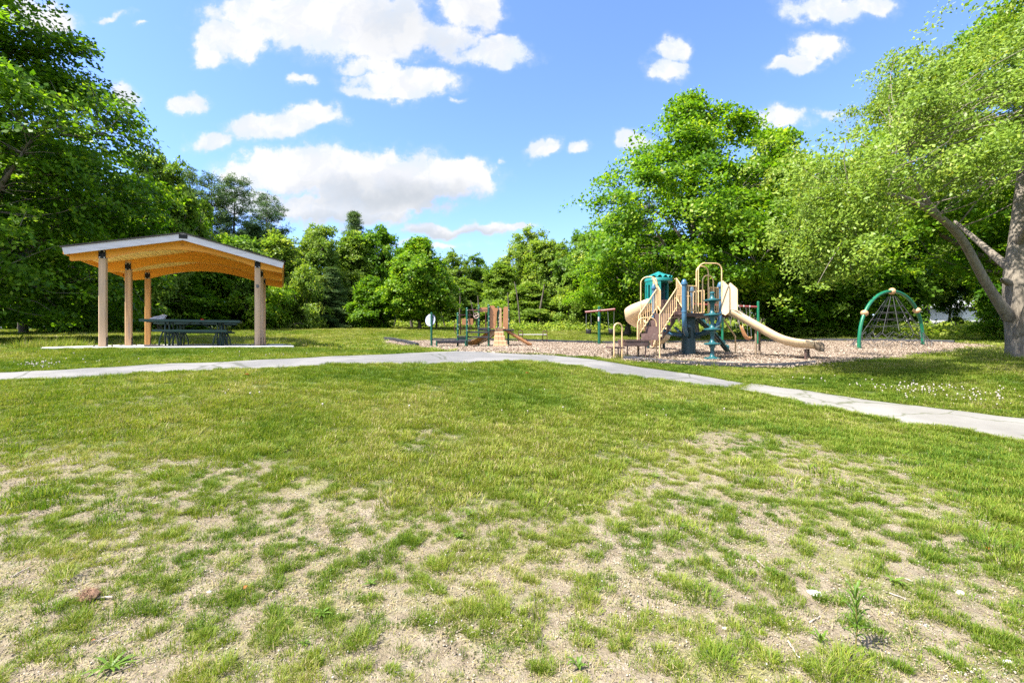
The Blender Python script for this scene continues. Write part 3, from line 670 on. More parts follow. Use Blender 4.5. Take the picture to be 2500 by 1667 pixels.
def skeleton(r, Cn, H, z0, rt, fork=.35, nl=9, twig=True, lean=0, tw=.35):
    """trunk, main limbs and a twig to each part of the crown"""
    top = np.array([r.normal(0, .3), r.normal(0, .3), z0 + (H - z0) * .78]); zf = max(z0 * .9, .25 * H * .6)
    m = 12; f = np.linspace(0, 1, m); T = np.stack([top[0] * f + .18 * np.sin(f * 5 + r.uniform(0, 6)), top[1] * f + .14 * np.sin(f * 4 + r.uniform(0, 6)), -.25 + (top[2] + .25) * f], 1); T[0, :2] = 0
    rad = rt * (1 - .86 * f) ; rad[0] *= 1.45; rad[1] *= 1.1
    paths = [(T, rad)]; nodes = [T[4:]]
    idx = r.permutation(len(Cn)); tips = []
    for i in idx:
        c = Cn[i]
        if all(np.linalg.norm(c - q) > .24 * H * .5 for q in tips) and np.hypot(c[0], c[1]) > .3: tips.append(c)
        if len(tips) >= nl: break
    for c in tips:
        zb = np.clip(c[2] - np.hypot(c[0], c[1]) * r.uniform(.5, 1.0), zf, top[2] * .95); ft = (zb + .25) / (top[2] + .25)
        b0 = np.array([np.interp(ft, f, T[:, 0]), np.interp(ft, f, T[:, 1]), zb]); rr = max(rt * .5 * (1 - .75 * ft), .02)
        P, rd = limb(r, b0, c * np.array([.92, .92, 1]), rr, .012, .07, 8, .06); paths.append((P, rd)); nodes.append(P[2:])
    if twig and len(Cn):
        nd = np.concatenate(nodes); sel = r.permutation(len(Cn))[:int(len(Cn) * tw)]
        for i in sel:
            c = Cn[i]; dd = np.linalg.norm(nd - c, axis=1) + (nd[:, 2] > c[2] + .1) * 1.5; q = nd[dd.argmin()]
            paths.append(limb(r, q, c, .018 + .004 * rt, .006, .08, 4))
    return paths
PROF = {'layered': lambda h: np.interp(h, [0, .1, .3, .4, .53, .6, .73, .85, 1], [.72, .86, .96, 1, .84, .60, .36, .2, .05]),
        'round': lambda h: np.sqrt(np.clip(1 - (2 * np.clip(h, 0, 1) ** .85 - 1) ** 2, 0, 1)) ** .8,
        'egg': lambda h: np.clip(1.0 * np.sin(np.pi * np.clip(h, 0, 1) ** .62), 0, 1) ** .75,
        'cone': lambda h: np.clip((1 - h) ** .75 * (1 - np.exp(-h * 9)) * 1.15, .02, 1),
        'skirt': lambda h: np.clip((1 - h ** 2.2) ** .7, .03, 1) * (.78 + .22 * np.minimum(h * 4, 1)),
        'tall': lambda h: np.clip(np.sin(np.pi * (.12 + .88 * h)) ** .55, .05, 1)}
def broadleaf(seed, H, z0, Rm, prof, S, nper, size, rs, mat, bark, rt, lump=.22, thr=.36, shell=.5, nl=9, droop=.25, aspect=.62, tw=.35, flat=.16, clip=None, gsc=.55):
    r = np.random.default_rng(seed); Cn, out = envelope(r, H, z0, Rm, PROF[prof], S, shell, lump)
    if clip is not None:
        k = clip(Cn); Cn = Cn[k]; out = out[k]
    nb = max(12, int(S / 11)); spread = .19 * Rm ** .75 + .12; B_, bo_ = Cn[:nb], out[:nb]
    C2, o2 = boughs(r, B_, bo_, 9, spread * (1 if Rm > 5 else 1.15), .16 if Rm > 5 else .46); kk = int(S * (.40 if Rm < 5 else .22)); C3, o3 = gaps(r, Cn[nb:nb + kk], out[nb:nb + kk], gsc, thr)
    Cn = np.concatenate([C2, C3]); out = np.concatenate([o2, o3])
    hh = (Cn[:, 2] - z0) / (H - z0)
    V, Q, tn = leaves(r, Cn, out, rs * r.uniform(.7, 1.25, len(Cn)), nper, size, droop, flat, aspect)
    cm = np_mesh('crown', V, Q, tint=tn, mat=mat)
    tv, tq = tubes(skeleton(r, Cn, H, z0, rt, nl=nl, tw=tw)); tm = np_mesh('trunk', tv, tq, mat=bark, smooth=True)
    return cm, tm
def conifer(seed, H, z0, Rm, mat, bark, rt, whorls, per, kind='pine'):
    r = np.random.default_rng(seed); Cn = []; out = []; rs = []; paths = []
    m = 12; f = np.linspace(0, 1, m); paths.append((np.stack([.12 * np.sin(f * 4 + 1), .1 * np.sin(f * 3), -.25 + (H + .1) * f], 1), rt * (1 - .93 * f)))
    for i in range(whorls):
        h = (i + r.uniform(-.35, .35)) / whorls; h = min(max(h, 0), .99); z = z0 + (H - z0) * h; a0 = r.uniform(0, 6.283)
        for k in range(per):
            if kind == 'pine' and r.uniform() < .18: continue
            a = a0 + k * 6.283 / per + r.normal(0, .25)
            Lm = Rm * ((1 - h) ** .55 * (.45 + .55 * min(1, h * 3 + .3)) if kind == 'pine' else (1 - h) ** .85 + .05) * r.uniform(.6, 1.15) + .15
            rise = r.uniform(.05, .30) + .5 * h if kind == 'pine' else r.uniform(-.25, .05) + .35 * h
            tip = np.array([math.cos(a) * Lm, math.sin(a) * Lm, z + rise * Lm])
            P, rd = limb(r, (0, 0, z), tip, .02 + .012 * Lm, .008, .04, 6, -.05 if kind == 'pine' else .03); paths.append((P, rd))
            nn = max(2, int(Lm / .42))
            for q in range(nn):
                g = (.35 if kind == 'pine' else .15) + (.68 if kind == 'pine' else .87) * (q + r.uniform(0, 1)) / nn
                s_ = r.normal(0, .28, 2) * Lm * .35 * (1.1 - g * .6)
                c = np.array([math.cos(a) * Lm * g - math.sin(a) * s_[0], math.sin(a) * Lm * g + math.cos(a) * s_[0], z + rise * Lm * g + r.normal(0, .06)])
                Cn.append(c); out.append((math.cos(a), math.sin(a), 0)); rs.append(r.uniform(.40, .66))
    Cn = np.array(Cn); out = np.array(out)
    V, Q, tn = leaves(r, Cn, out, np.array(rs) * (1 if kind == 'pine' else .9), 64, .34, -.25 if kind == 'pine' else .2, .22, .16, 1.0, .8)
    return np_mesh('crown', V, Q, tint=tn, mat=mat), np_mesh('trunk', *(lambda a, b: (a, b))(*tubes(paths, 6)), mat=bark, smooth=True)
def plant(name, label, cat, cm, tm, x, y, s=(1, 1, 1), rot=0.0, group=None, sink=.05):
    root = thing(name, label, cat, (x, y, gz(x, y) - sink), group); root.rotation_euler = (0, 0, rot); root.scale = s if hasattr(s, '__len__') else (s, s, s)
    link('trunk', tm, root); link('crown', cm, root); return root
# shared crowns for the trees of the far edge (each tree is still its own pair of objects)
POOL = {
 'd0': broadleaf(11, 12, 1.2, 4.2, 'round', 520, 60, .36, .95, m_maple, m_bark, .22, .28, .33),
 'd1': broadleaf(12, 12, .8, 4.0, 'egg', 520, 60, .34, .90, m_light, m_bark, .20, .30, .34),
 'd2': broadleaf(13, 12, .6, 3.6, 'tall', 520, 60, .34, .85, m_deep, m_bark, .20, .26, .35),
 'd3': broadleaf(14, 12, 1.0, 4.4, 'round', 540, 60, .31, .80, m_light, m_greybark, .22, .34, .38),
 'd4': broadleaf(15, 12, .5, 4.2, 'skirt', 540, 60, .36, .95, m_maple, m_bark, .22, .28, .33),
 'o0': broadleaf(16, 12, 2.2, 4.0, 'tall', 420, 52, .26, .66, m_light, m_greybark, .20, .34, .44, .62, 12, .05),
 'o1': broadleaf(17, 12, 2.0, 3.6, 'egg', 420, 52, .26, .66, m_deep, m_greybark, .18, .36, .44, .62, 12, .05),
 's0': broadleaf(18, 4, .0, 2.6, 'skirt', 170, 44, .22, .60, m_light, m_bark, .06, .3, .30, .5, 6),
 's1': broadleaf(19, 4, .0, 2.6, 'round', 170, 44, .22, .60, m_maple, m_bark, .06, .3, .30, .5, 6),
 'p0': conifer(21, 16, 6.0, 3.0, m_pine, m_bark, .26, 13, 6), 'p1': conifer(22, 16, 6.5, 2.7, m_pine, m_bark, .24, 12, 6),
 'p2': conifer(23, 16, 5.0, 3.4, m_pine, m_bark, .26, 13, 6), 'f0': conifer(24, 12, .4, 2.6, m_pine, m_bark, .2, 20, 8, 'spruce'),
}
PH = {k: (16 if k[0] == 'p' else 4 if k[0] == 's' else 12) for k in POOL}
PR = {'d0': 4.4, 'd1': 4.2, 'd2': 3.8, 'd3': 4.6, 'd4': 4.4, 'o0': 4.2, 'o1': 3.8, 's0': 2.8, 's1': 2.8, 'p0': 2.9, 'p1': 2.7, 'p2': 3.3, 'f0': 2.6}
def far_tree(kind, px, top, width, Z, name, label, cat='tree', group=None, rot=None):
    x = (px - CX) / F * Z; g = gz(x, Z); H = EYE + (HY - top) / F * Z - g; rad = width / 2 / F * Z
    sx = rad / PR[kind]; sz = H / PH[kind]
    return plant(name, label, cat, POOL[kind][0], POOL[kind][1], x, Z, (sx, sx, sz), rng.uniform(0, 6.28) if rot is None else rot, group)
GW = 'trees of the wood behind the lawn'
for a in [
 ('d1', 60, 330, 330, 30, 'leafy_tree', 'pale green tree half hidden behind the big left maple'),
 ('d4', 190, 560, 250, 33, 'leafy_tree', 'dark shaded tree behind the first left post of the wooden shelter'),
 ('d2', 300, 480, 240, 36, 'leafy_tree', 'dark upright tree behind the left posts of the shelter'),
 ('d3', 385, 385, 200, 34, 'oak_tree', 'tall pale oak beside the big left maple, above the shelter roof'),
 ('d0', 455, 505, 180, 38, 'leafy_tree', 'bushy tree under the left pine, above the shelter ridge'),
 ('d4', 420, 640, 230, 36, 'leafy_tree', 'low shaded tree seen under the shelter roof behind the table'),
 ('p1', 460, 414, 120, 46, 'pine_tree', 'thin pine left of the pair of tall pines'),
 ('p0', 520, 426, 140, 45, 'pine_tree', 'tall pine in the middle of the three above the shelter'),
 ('p2', 572, 428, 150, 46, 'pine_tree', 'tall ragged pine with long right boughs above the shelter'),
 ('p0', 655, 474, 135, 50, 'pine_tree', 'lone flat-topped pine right of the three tall pines'),
 ('f0', 620, 545, 170, 47, 'spruce_tree', 'soft green young pine below the lone pine'),
 ('d2', 590, 575, 170, 42, 'leafy_tree', 'dark tree behind the right posts of the shelter'),
 ('d1', 680, 568, 170, 46, 'leafy_tree', 'rounded pale tree just right of the shelter roof'),
 ('s1', 640, 660, 150, 40, 'leafy_tree', 'low bright tree beside the right post of the shelter'),
 ('d3', 772, 556, 150, 50, 'leafy_tree', 'broad pale tree left of the spruce top'),
 ('f0', 865, 514, 120, 62, 'spruce_tree', 'dark spruce whose tip stands above the round trees'),
 ('f0', 810, 650, 120, 47, 'spruce_tree', 'blue-green young spruce at the lawn edge left of the bushy trees'),
 ('d1', 860, 565, 150, 54, 'leafy_tree', 'pale round tree in front of the spruce'),
 ('d0', 925, 560, 130, 56, 'leafy_tree', 'green tree between the spruce and the lone lawn tree'),
 ('s0', 745, 650, 130, 43, 'leafy_tree', 'low pale tree at the lawn edge right of the shelter'),
 ('d4', 905, 672, 115, 46, 'leafy_tree', 'bushy bright tree left of the lone lawn tree'),
 ('d2', 985, 600, 110, 58, 'leafy_tree', 'dark tree directly behind the lone lawn tree'),
 ('o0', 1105, 612, 120, 60, 'leafy_tree', 'feathery grey-green tree right of the lone lawn tree'),
 ('o1', 1170, 608, 120, 62, 'leafy_tree', 'feathery tree above the small climbing frame'),
 ('d3', 1130, 680, 130, 56, 'leafy_tree', 'low pale tree behind the small climbing frame'),
 ('d1', 1225, 640, 140, 55, 'leafy_tree', 'bright low tree behind the tan slide panels'),
 ('o0', 1290, 556, 150, 58, 'leafy_tree', 'tall feathery tree above the park bench'),
 ('d3', 1345, 590, 150, 54, 'leafy_tree', 'round pale tree behind the bench'),
 ('d1', 1290, 690, 150, 50, 'leafy_tree', 'low leafy tree directly behind the park bench'),
 ('o1', 1405, 545, 130, 52, 'leafy_tree', 'dark narrow tree left of the largest maple'),
 ('d2', 1450, 560, 150, 48, 'leafy_tree', 'shaded tree behind the single post baby swing'),
 ('s0', 1390, 700, 130, 47, 'leafy_tree', 'low pale tree left of the baby swing post'),
 ('d2', 1960, 400, 200, 44, 'leafy_tree', 'dark tree between the largest maple and the crabapple'),
 ('d4', 2050, 470, 260, 38, 'leafy_tree', 'shaded tree behind the green arch climber'),
 ('d0', 1985, 600, 230, 33, 'leafy_tree', 'low bright maple behind the end of the straight slide'),
 ('d2', 2150, 380, 230, 42, 'leafy_tree', 'dark tree right of the arch climber'),
 ('o0', 2250, 430, 200, 47, 'leafy_tree', 'thin stemmed tree just left of the white house'),
 ('d2', 2470, 420, 190, 44, 'leafy_tree', 'dark tree behind the crabapple trunk'),
 ('d0', 2580, 300, 300, 36, 'leafy_tree', 'tall tree at the right edge behind the crabapple'),
 ('s0', 2335, 772, 70, 46, 'leafy_bush', 'low pale bush in front of the white house'),
 ('o1', 2318, 540, 120, 49, 'leafy_tree', 'thin tree standing right in front of the white house'),
 ('s1', 2440, 745, 110, 26, 'leafy_bush', 'dark bush beside the crabapple trunk'),
]:
    far_tree(*a, group=GW)
# the lone tree on the lawn
cm, tm = broadleaf(31, 9, 1.3, 3.4, 'egg', 900, 55, .24, .62, m_maple, m_bark, .16, .12, .30, .45, 10)
x = (1025 - CX) / F * 44; plant('young_maple', 'lone rounded maple standing out on the open lawn', 'tree', cm, tm, x, 44, (1.0, 1.0, (EYE + (HY - 577) / F * 44 - gz(x, 44)) / 9.2), 1.0)
# the big maples
cm, tm = broadleaf(32, 17.5, 2.0, 7.6, 'egg', 1500, 58, .25, .95, m_maple, m_greybark, .42, .26, .395, .55, 16, .2, gsc=.42)
x = (1690 - CX) / F * 32; plant('maple_tree', 'largest maple, towering behind the tan slides', 'tree', cm, tm, x, 32, (1, 1, (EYE + (HY - 222) / F * 32 - gz(x, 32)) / 17.7), .6)
cm, tm = broadleaf(33, 14, 1.6, 5.6, 'egg', 900, 56, .24, .9, m_maple, m_bark, .3, .28, .36, .52, 12, .2)
x = (1880 - CX) / F * 34; plant('maple_tree', 'bright green maple right of the largest maple', 'tree', cm, tm, x, 34, (1, 1, (EYE + (HY - 300) / F * 34 - gz(x, 34)) / 14.2), 2.0)
x = (1530 - CX) / F * 37; plant('maple_tree', 'lower maple left of the largest maple, behind the spiral slide', 'tree', cm, tm, x, 37, (.82, .82, (EYE + (HY - 500) / F * 37 - gz(x, 37)) / 14.2), 4.2)
cm, tm = broadleaf(34, 18, 4.0, 8.0, 'round', 1500, 58, .23, .9, m_maple, m_bark, .45, .24, .36, .5, 14, .22)
plant('maple_tree', 'tall bright maple rising behind the crabapple at the top right', 'tree', cm, tm, (2520 - CX) / F * 24, 24, 1, .3)
cm, tm = broadleaf(35, 18.5, 1.4, 6.6, 'layered', 2300, 60, .20, .80, m_maple, m_greybark, .5, .15, .36, .5, 16, .3)
plant('maple_tree', 'huge layered maple filling the left edge of the picture', 'tree', cm, tm, (-70 - CX) / F * 18.5, 18.5, 1, 1.3)
# ------------------------------------------------ the crabapple with its forked grey trunk
r = np.random.default_rng(41); CXp, CYp = (2478 - CX) / F * 12, 12.0; g0 = gz(CXp, CYp)
def cl(px, py, Z): return np.array(pxat(px, py, Z)) - np.array([CXp, CYp, g0 - .05])
paths = []
tr_pts = np.array([cl(2494, 905, 12), cl(2494, 868, 12), cl(2490, 810, 12), cl(2480, 740, 12), cl(2480, 680, 12.1), cl(2484, 610, 12.2), cl(2490, 520, 12.3), cl(2500, 400, 12.4), cl(2500, 250, 12.4)])
def smooth(P, n=24):
    P = np.asarray(P); s = np.r_[0, np.cumsum(np.linalg.norm(np.diff(P, axis=0), axis=1))]; q = np.linspace(0, s[-1], n); O = np.stack([np.interp(q, s, P[:, i]) for i in range(3)], 1)
    for _ in range(2): O[1:-1] = (O[:-2] + 2 * O[1:-1] + O[2:]) / 4
    return O
paths.append((smooth(tr_pts, 22), np.interp(np.linspace(0, 1, 22), [0, .06, .15, .35, .5, 1], [.40, .30, .27, .25, .18, .05])))
lim = smooth(np.array([cl(2465, 775, 12), cl(2440, 740, 11.9), cl(2405, 690, 11.8), cl(2375, 630, 11.6), cl(2345, 575, 11.4), cl(2290, 525, 11.1), cl(2210, 480, 10.7), cl(2130, 470, 10.4), cl(2050, 500, 10.2)]), 26)
paths.append((lim, np.interp(np.linspace(0, 1, 26), [0, .12, .5, 1], [.15, .105, .078, .018])))
paths.append((smooth(np.array([cl(2290, 525, 11.1), cl(2260, 490, 11), cl(2230, 430, 11), cl(2215, 360, 11)]), 10), np.linspace(.07, .015, 10)))
paths.append((smooth(np.array([cl(2130, 470, 10.4), cl(2085, 490, 10.3), cl(2060, 540, 10.2)]), 8), np.linspace(.035, .01, 8)))
paths.append((smooth(np.array([cl(2485, 600, 12.2), cl(2520, 540, 11.6), cl(2560, 470, 11)]), 10), np.linspace(.13, .05, 10)))
paths.append((smooth(np.array([cl(2478, 830, 12), cl(2500, 790, 11.7), cl(2530, 700, 11.4), cl(2570, 560, 11)]), 12), np.linspace(.13, .07, 12)))
paths.append((smooth(np.array([cl(2474, 660, 12.1), cl(2445, 640, 12.6), cl(2400, 600, 13.2), cl(2330, 540, 14)]), 12), np.linspace(.12, .04, 12)))
# knot on the trunk
paths.append((smooth(np.array([cl(2462, 690, 12), cl(2449, 683, 11.85), cl(2446, 681, 11.75)]), 6), np.array([.09, .085, .08, .07, .05, .02])))
# crown: a wide low dome, reaching left and towards the viewer
S = 3300; th = r.uniform(0, 6.283, S); el = np.arcsin(r.uniform(-.10, 1, S)); rr = r.uniform(.25, 1, S) ** .45
lumps = 1 + .12 * np.sin(3 * th + 1) * np.cos(2 * el) + .10 * np.sin(5 * th + 3 * el) + .07 * np.sin(9 * th - 4 * el + 2)
Cn = np.stack([np.cos(th) * np.cos(el) * 5.9 * rr * lumps, np.sin(th) * np.cos(el) * 4.6 * rr * lumps, 3.15 + np.sin(el) * 6.6 * rr * lumps], 1)
k = Cn[:, 2] > 2.3 + .9 * (np.hypot(Cn[:, 0], Cn[:, 1]) < 2.5); Cn = Cn[k]
hang = r.uniform(0, 1, len(Cn)) < .0
out = unit(Cn * np.array([1, 1, 0]) + 1e-6); Cn, out = gaps(r, Cn, out, .62, .40)
C2, o2 = boughs(r, Cn[:235], out[:235], 10, .50, .22); Cn = np.concatenate([C2, Cn[235:820]]); out = np.concatenate([o2, out[235:820]])
W3 = Cn + np.array([CXp, CYp, g0]); ppx = CX + W3[:, 0] / W3[:, 1] * F; ppy = HY - (W3[:, 2] - EYE) / W3[:, 1] * F
low = np.interp(ppx, [1850, 1960, 2040, 2100, 2200, 2300, 2400, 2520, 2700], [560, 575, 535, 450, 445, 465, 430, 390, 380]) + r.normal(0, 24, len(ppx))
lft = np.interp(ppy, [-400, 0, 200, 300, 400, 450, 640], [2400, 2260, 2120, 2030, 1990, 1965, 1950]) + r.normal(0, 18, len(ppx))
k = (ppy < low) & (ppx > lft); Cn = Cn[k]; out = out[k]
# drooping left end of the long limb
D = np.stack([r.normal(cl(2035, 510, 10.3)[0], .40, 190), r.normal(cl(2010, 520, 10.3)[1], .6, 190), r.normal(cl(2010, 560, 10.3)[2], .62, 190)], 1)
D2 = np.stack([r.normal(cl(2060, 440, 10.4)[0], .7, 150), r.normal(cl(2060, 440, 10.4)[1], .8, 150), r.normal(cl(2060, 430, 10.4)[2], .5, 150)], 1)
Cn = np.concatenate([Cn, D, D2]); out = np.concatenate([out, np.tile([[-.8, -.3, 0]], (340, 1))])
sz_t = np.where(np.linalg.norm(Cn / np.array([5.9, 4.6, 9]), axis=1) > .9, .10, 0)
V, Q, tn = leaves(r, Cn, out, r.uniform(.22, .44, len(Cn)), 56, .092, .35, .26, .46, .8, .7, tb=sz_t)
nd = np.concatenate([p for p, _ in paths[:4]])
for i in r.permutation(len(Cn))[:210]:
    c = Cn[i]; q = nd[(np.linalg.norm(nd - c, axis=1) + (nd[:, 2] > c[2]) * 1.2).argmin()]
    paths.append(limb(r, q, c, .015, .004, .08, 6))
root = thing('crabapple_tree', 'spreading crabapple with a forked grey trunk at the right edge', 'tree', (CXp, CYp, g0 - .05))
tv, tq = tubes(paths, 12); link('trunk', np_mesh('trunk', tv, tq, mat=m_greybark, smooth=True), root); link('crown', np_mesh('crown', V, Q, tint=tn, mat=m_apple), root)
# ------------------------------------------------ the deep wood behind: one mass
r = np.random.default_rng(51); S = 6500
x = r.uniform(-95, 95, S); y = 66 + r.uniform(0, 9, S) - .0022 * x ** 2 * 1.6; z = gz(x, y) + r.uniform(0, 1, S) ** 1.2 * (9.2 + 2.5 * (fbm(x * .12, x * 0, 5, 2) - .5) * 2 + .03 * np.abs(x))
k = ~((x > 46) & (x < 60) & (z < 6.5)); x, y, z = x[k], y[k], z[k]
Cn = np.stack([x, y, z], 1); V, Q, tn = leaves(r, Cn, r.normal(0, .5, Cn.shape), r.uniform(1.0, 1.8, len(Cn)), 30, .5, .2, .25)
o = link('distant_woods', np_mesh('distant_woods', V, Q, tint=tn, mat=m_deep)); tag(o, 'dense dark wood closing off the lawn', kind='stuff')
paths = []
for i in range(230):
    x = r.uniform(-80, 80); y = r.uniform(46, 66) - .0022 * x * x * 1.6
    if .90 < x / y < 1.04 and r.uniform() < .7: continue
    g = gz(x, y); h = r.uniform(2.5, 5); paths.append(limb(r, (x, y, g - .1), (x + r.normal(0, .5), y, g + h), r.uniform(.07, .2), .05, .015, 5))
tv, tq = tubes(paths, 6); o = link('distant_woods_stems', np_mesh('distant_woods_stems', tv, tq, mat=m_bark, smooth=True)); tag(o, 'thin dark stems crowded inside the wood', kind='stuff')
# undergrowth: ferns and brambles along the edge of the wood
x = np.concatenate([r.uniform(-40, 45, 1500), r.uniform(-2, 12, 260), r.uniform(18, 42, 400)]); y = np.concatenate([r.uniform(50, 62, 1500) - .0016 * x[:1500] ** 2, r.uniform(43, 52, 260), r.uniform(31, 42, 400)]); 
Cn = np.stack([x, y, gz(x, y) + r.uniform(.15, .7, len(x))], 1); V, Q, tn = leaves(r, Cn, r.normal(0, .4, Cn.shape), r.uniform(.5, .9, len(x)), 30, .24, .3, .25)
o = link('undergrowth', np_mesh('undergrowth', V, Q, tint=np.clip(tn + .2, 0, 1), mat=m_light)); tag(o, 'ferny undergrowth along the foot of the wood', kind='stuff')
# ================================================================= the timber picnic shelter on its slab
LW = Vector((PW[0], PW[1], 0)); LD = Vector((PD[0], PD[1], 0)); UP = Vector((0, 0, 1)); PANG = math.atan2(PW[1], PW[0])
def pv(s, t, z): p = pav(s, t); return Vector((p[0], p[1], z))
PWID, PDEP = 3.65, 4.56
m_slab, t, b, _ = material('pale slab concrete'); o = GP(t); n1 = t.noise(o, 1.3, 5); n2 = t.noise(o, 50, 3)
c = t.ramp(n1, [(.3, (.33, .32, .30)), (.7, (.45, .44, .415))]); c = t.mix(t.rng(n2, .55, .75, 0, .3), c, (.25, .24, .22)); t.put(b.inputs['Base Color'], c); b.inputs['Roughness'].default_value = .9; bump(t, b, n2, .004, .4)
q = MB(); q.box(pv(1.825, 2.35, SLAB - .15), (5.65, 6.1, .3), PANG); o = q.build('concrete_pad', m_slab); tag(o, kind='structure')
m_post = wood('stained post', (.60, .30, .085), (.36, .165, .045), (1, 1, .07), .55, .0)
m_postw = wood('weathered post', (.52, .33, .17), (.33, .20, .10), (1, 1, .07), .7, .38)
m_postm = wood('half weathered post', (.58, .33, .13), (.36, .19, .07), (1, 1, .07), .65, .38)
def dirgrain(name, col, dark, along, rough=.55, grey=0): return wood(name, col, dark, rough=rough, grey=grey, planks=(tuple(Vector((0, 0, 1)) if along != 'z' else LW), 5.0, tuple(LW if along == 'w' else LD)))
m_beam = dirgrain('orange laminated beam', (.88, .37, .022), (.68, .24, .018), 'w'); m_eave = dirgrain('orange eave board', (.88, .38, .025), (.68, .24, .018), 'd')
m_deckw = wood('pine roof boards', (.90, .60, .14), (.74, .42, .07), planks=(tuple(LW), .145, tuple(LD)), rough=.6)
m_fascia = dirgrain('whitened fascia', (.62, .60, .62), (.46, .44, .45), 'w', .6)
m_shing, t, b, _ = material('brown shingles'); o = GP(t); vb = t.new('ShaderNodeTexBrick'); t.put(vb.inputs['Vector'], o); vb.inputs['Scale'].default_value = 3
n1 = t.noise(o, 30, 4); c = t.ramp(n1, [(.3, (.035, .03, .028)), (.7, (.10, .085, .075))]); t.put(b.inputs['Base Color'], c); b.inputs['Roughness'].default_value = .95; bump(t, b, n1, .01, .6)
m_plate = paint('black steel plate', (.014, .014, .014), .45, .3, 20, .6); m_zinc = paint('zinc bolt', (.55, .55, .53), .35, .15, 40, .9)
root = thing('picnic_shelter', 'open timber picnic shelter with orange beams, white fascia and low gable roof', 'shelter', pv(1.825, 2.28, SLAB))
ZAP, SL, SPAN, T0, T1 = 4.375, .242, 2.545, -.36, 5.34          # ridge height, slope, half span, front and back ends
def zroof(s): return ZAP - SL * abs(s - 1.825)
sL, sR = 1.825 - SPAN, 1.825 + SPAN
def roof_layer(q, up, th, ext=0, t0=T0, t1=T1):
    for sg in (-1, 1):
        e = 1.825 + sg * (SPAN + ext)
        P = [pv(1.825, t0, ZAP + up), pv(e, t0, ZAP - SL * (SPAN + ext) + up), pv(e, t0, ZAP - SL * (SPAN + ext) + up - th), pv(1.825, t0, ZAP + up - th)]
        q.prism(P if sg < 0 else P[::-1], LD * (t1 - t0))
q = MB(); roof_layer(q, .034, .030, .03, T0 - .035, T1 + .03); rf = q.build('roof', m_shing, root)
q = MB(); roof_layer(q, -.002, .045, -.045, T0 + .05, T1 - .05); q.build('roof_deck', m_deckw, root)
for tt, nm in ((T0, 'fascia'), (T1 - .045, 'fascia')):
    q = MB()
    for sg in (-1, 1):
        e = 1.825 + sg * SPAN
        P = [pv(1.825, tt, ZAP), pv(e, tt, ZAP - SL * SPAN), pv(e - sg * .045, tt, ZAP - SL * SPAN - .178), pv(1.825, tt, ZAP - .183)]
        q.prism(P if sg < 0 else P[::-1], LD * .045)
    q.build(nm, m_fascia, root)
q = MB(); q.box(pv(1.835, T0 - .006, ZAP - .085), (.20, .012, .11), PANG); q.build('ridge_plate', m_plate, root)
for sg in (-1, 1):
    e = 1.825 + sg * (SPAN - .025)
    q = MB(); q.prism([pv(e - .02, T0 + .047, ZAP - SL * SPAN - .004), pv(e + .02, T0 + .047, ZAP - SL * SPAN - .004), pv(e + .02, T0 + .047, ZAP - SL * SPAN - .165), pv(e - .02, T0 + .047, ZAP - SL * SPAN - .165)], LD * (T1 - T0 - .094)); q.build('eave_board', m_eave, root)
for tt in (0, PDEP / 2, PDEP):
    q = MB(); top = []; bot = []; m = 24
    for i in range(m + 1):
        s = sL + .06 + (2 * SPAN - .12) * i / m; u = (s - 1.825) / SPAN
        top.append((s, zroof(s) - .05)); zb = 3.965 - .40 * min(1, abs(u) / .72) ** 2 - (.10 * max(0, abs(u) - .72) / .28); zb = min(zb, zroof(s) - .15); bot.append((s, zb))
    for i in range(m):
        (a0, z0), (a1, z1) = top[i], top[i + 1]; (c0, y0), (c1, y1) = bot[i], bot[i + 1]
        A = [pv(a0, tt - .07, z0), pv(a1, tt - .07, z1), pv(c1, tt - .07, y1), pv(c0, tt - .07, y0)]; B = [p + LD * .14 for p in A]
        q.add(A + B, [(0, 1, 2, 3), (7, 6, 5, 4), (3, 2, 6, 7), (1, 0, 4, 5)] + ([(0, 3, 7, 4)] if i == 0 else []) + ([(2, 1, 5, 6)] if i == m - 1 else []))
    q.build('beam', m_beam, root)
for s_ in (0, PWID):
    for k, tt in enumerate((0, PDEP / 2, PDEP)):
        m = (m_postw, m_postm, m_post)[k] if s_ == 0 else (m_postw, m_postw, m_postm)[k]
        q = MB(); zt = zroof(s_) - .07; q.box(pv(s_, tt, (SLAB + zt) / 2), (.158, .158, zt - SLAB), PANG); pm = q.build('post', m, root)
        q = MB(); q.box(pv(s_, tt - .083, 3.685), (.150, .010, .215), PANG); pl = q.build('bracket_plate', m_plate, pm)
        for a in (-.048, .048):
            for zz in (-.085, .085): q = MB(); q.lathe([(.017, 0), (.017, .012), (.008, .016)], pv(s_ + a, tt - .088, 3.685 + zz), -LD, 8); q.build('bolt', m_zinc, pm)
        q = MB()
        for a in (-1, 1): q.box(pv(s_ + a * .083, tt, SLAB + .12), (.008, .12, .26), PANG)
        for a in (-1, 1): q.box(pv(s_ + a * .16, tt, SLAB + .006), (.12, .12, .010), PANG)
        for a in (-1, 1):
            for zz in (.08, .21): q.lathe([(.014, 0), (.014, .012), (.006, .018)], pv(s_ + a * .088, tt, SLAB + zz), LW * a, 8)
            q.lathe([(.016, 0), (.016, .02), (.006, .03)], pv(s_ + a * .19, tt, SLAB + .012), UP, 8)
        q.build('post_base', m_plate, pm)
q = MB(); q.box(pv(PWID + .0, -.083, 3.02), (.07, .012, .10), PANG); q.build('sign_plate', paint('grey plate', (.08, .08, .08), .4), root)
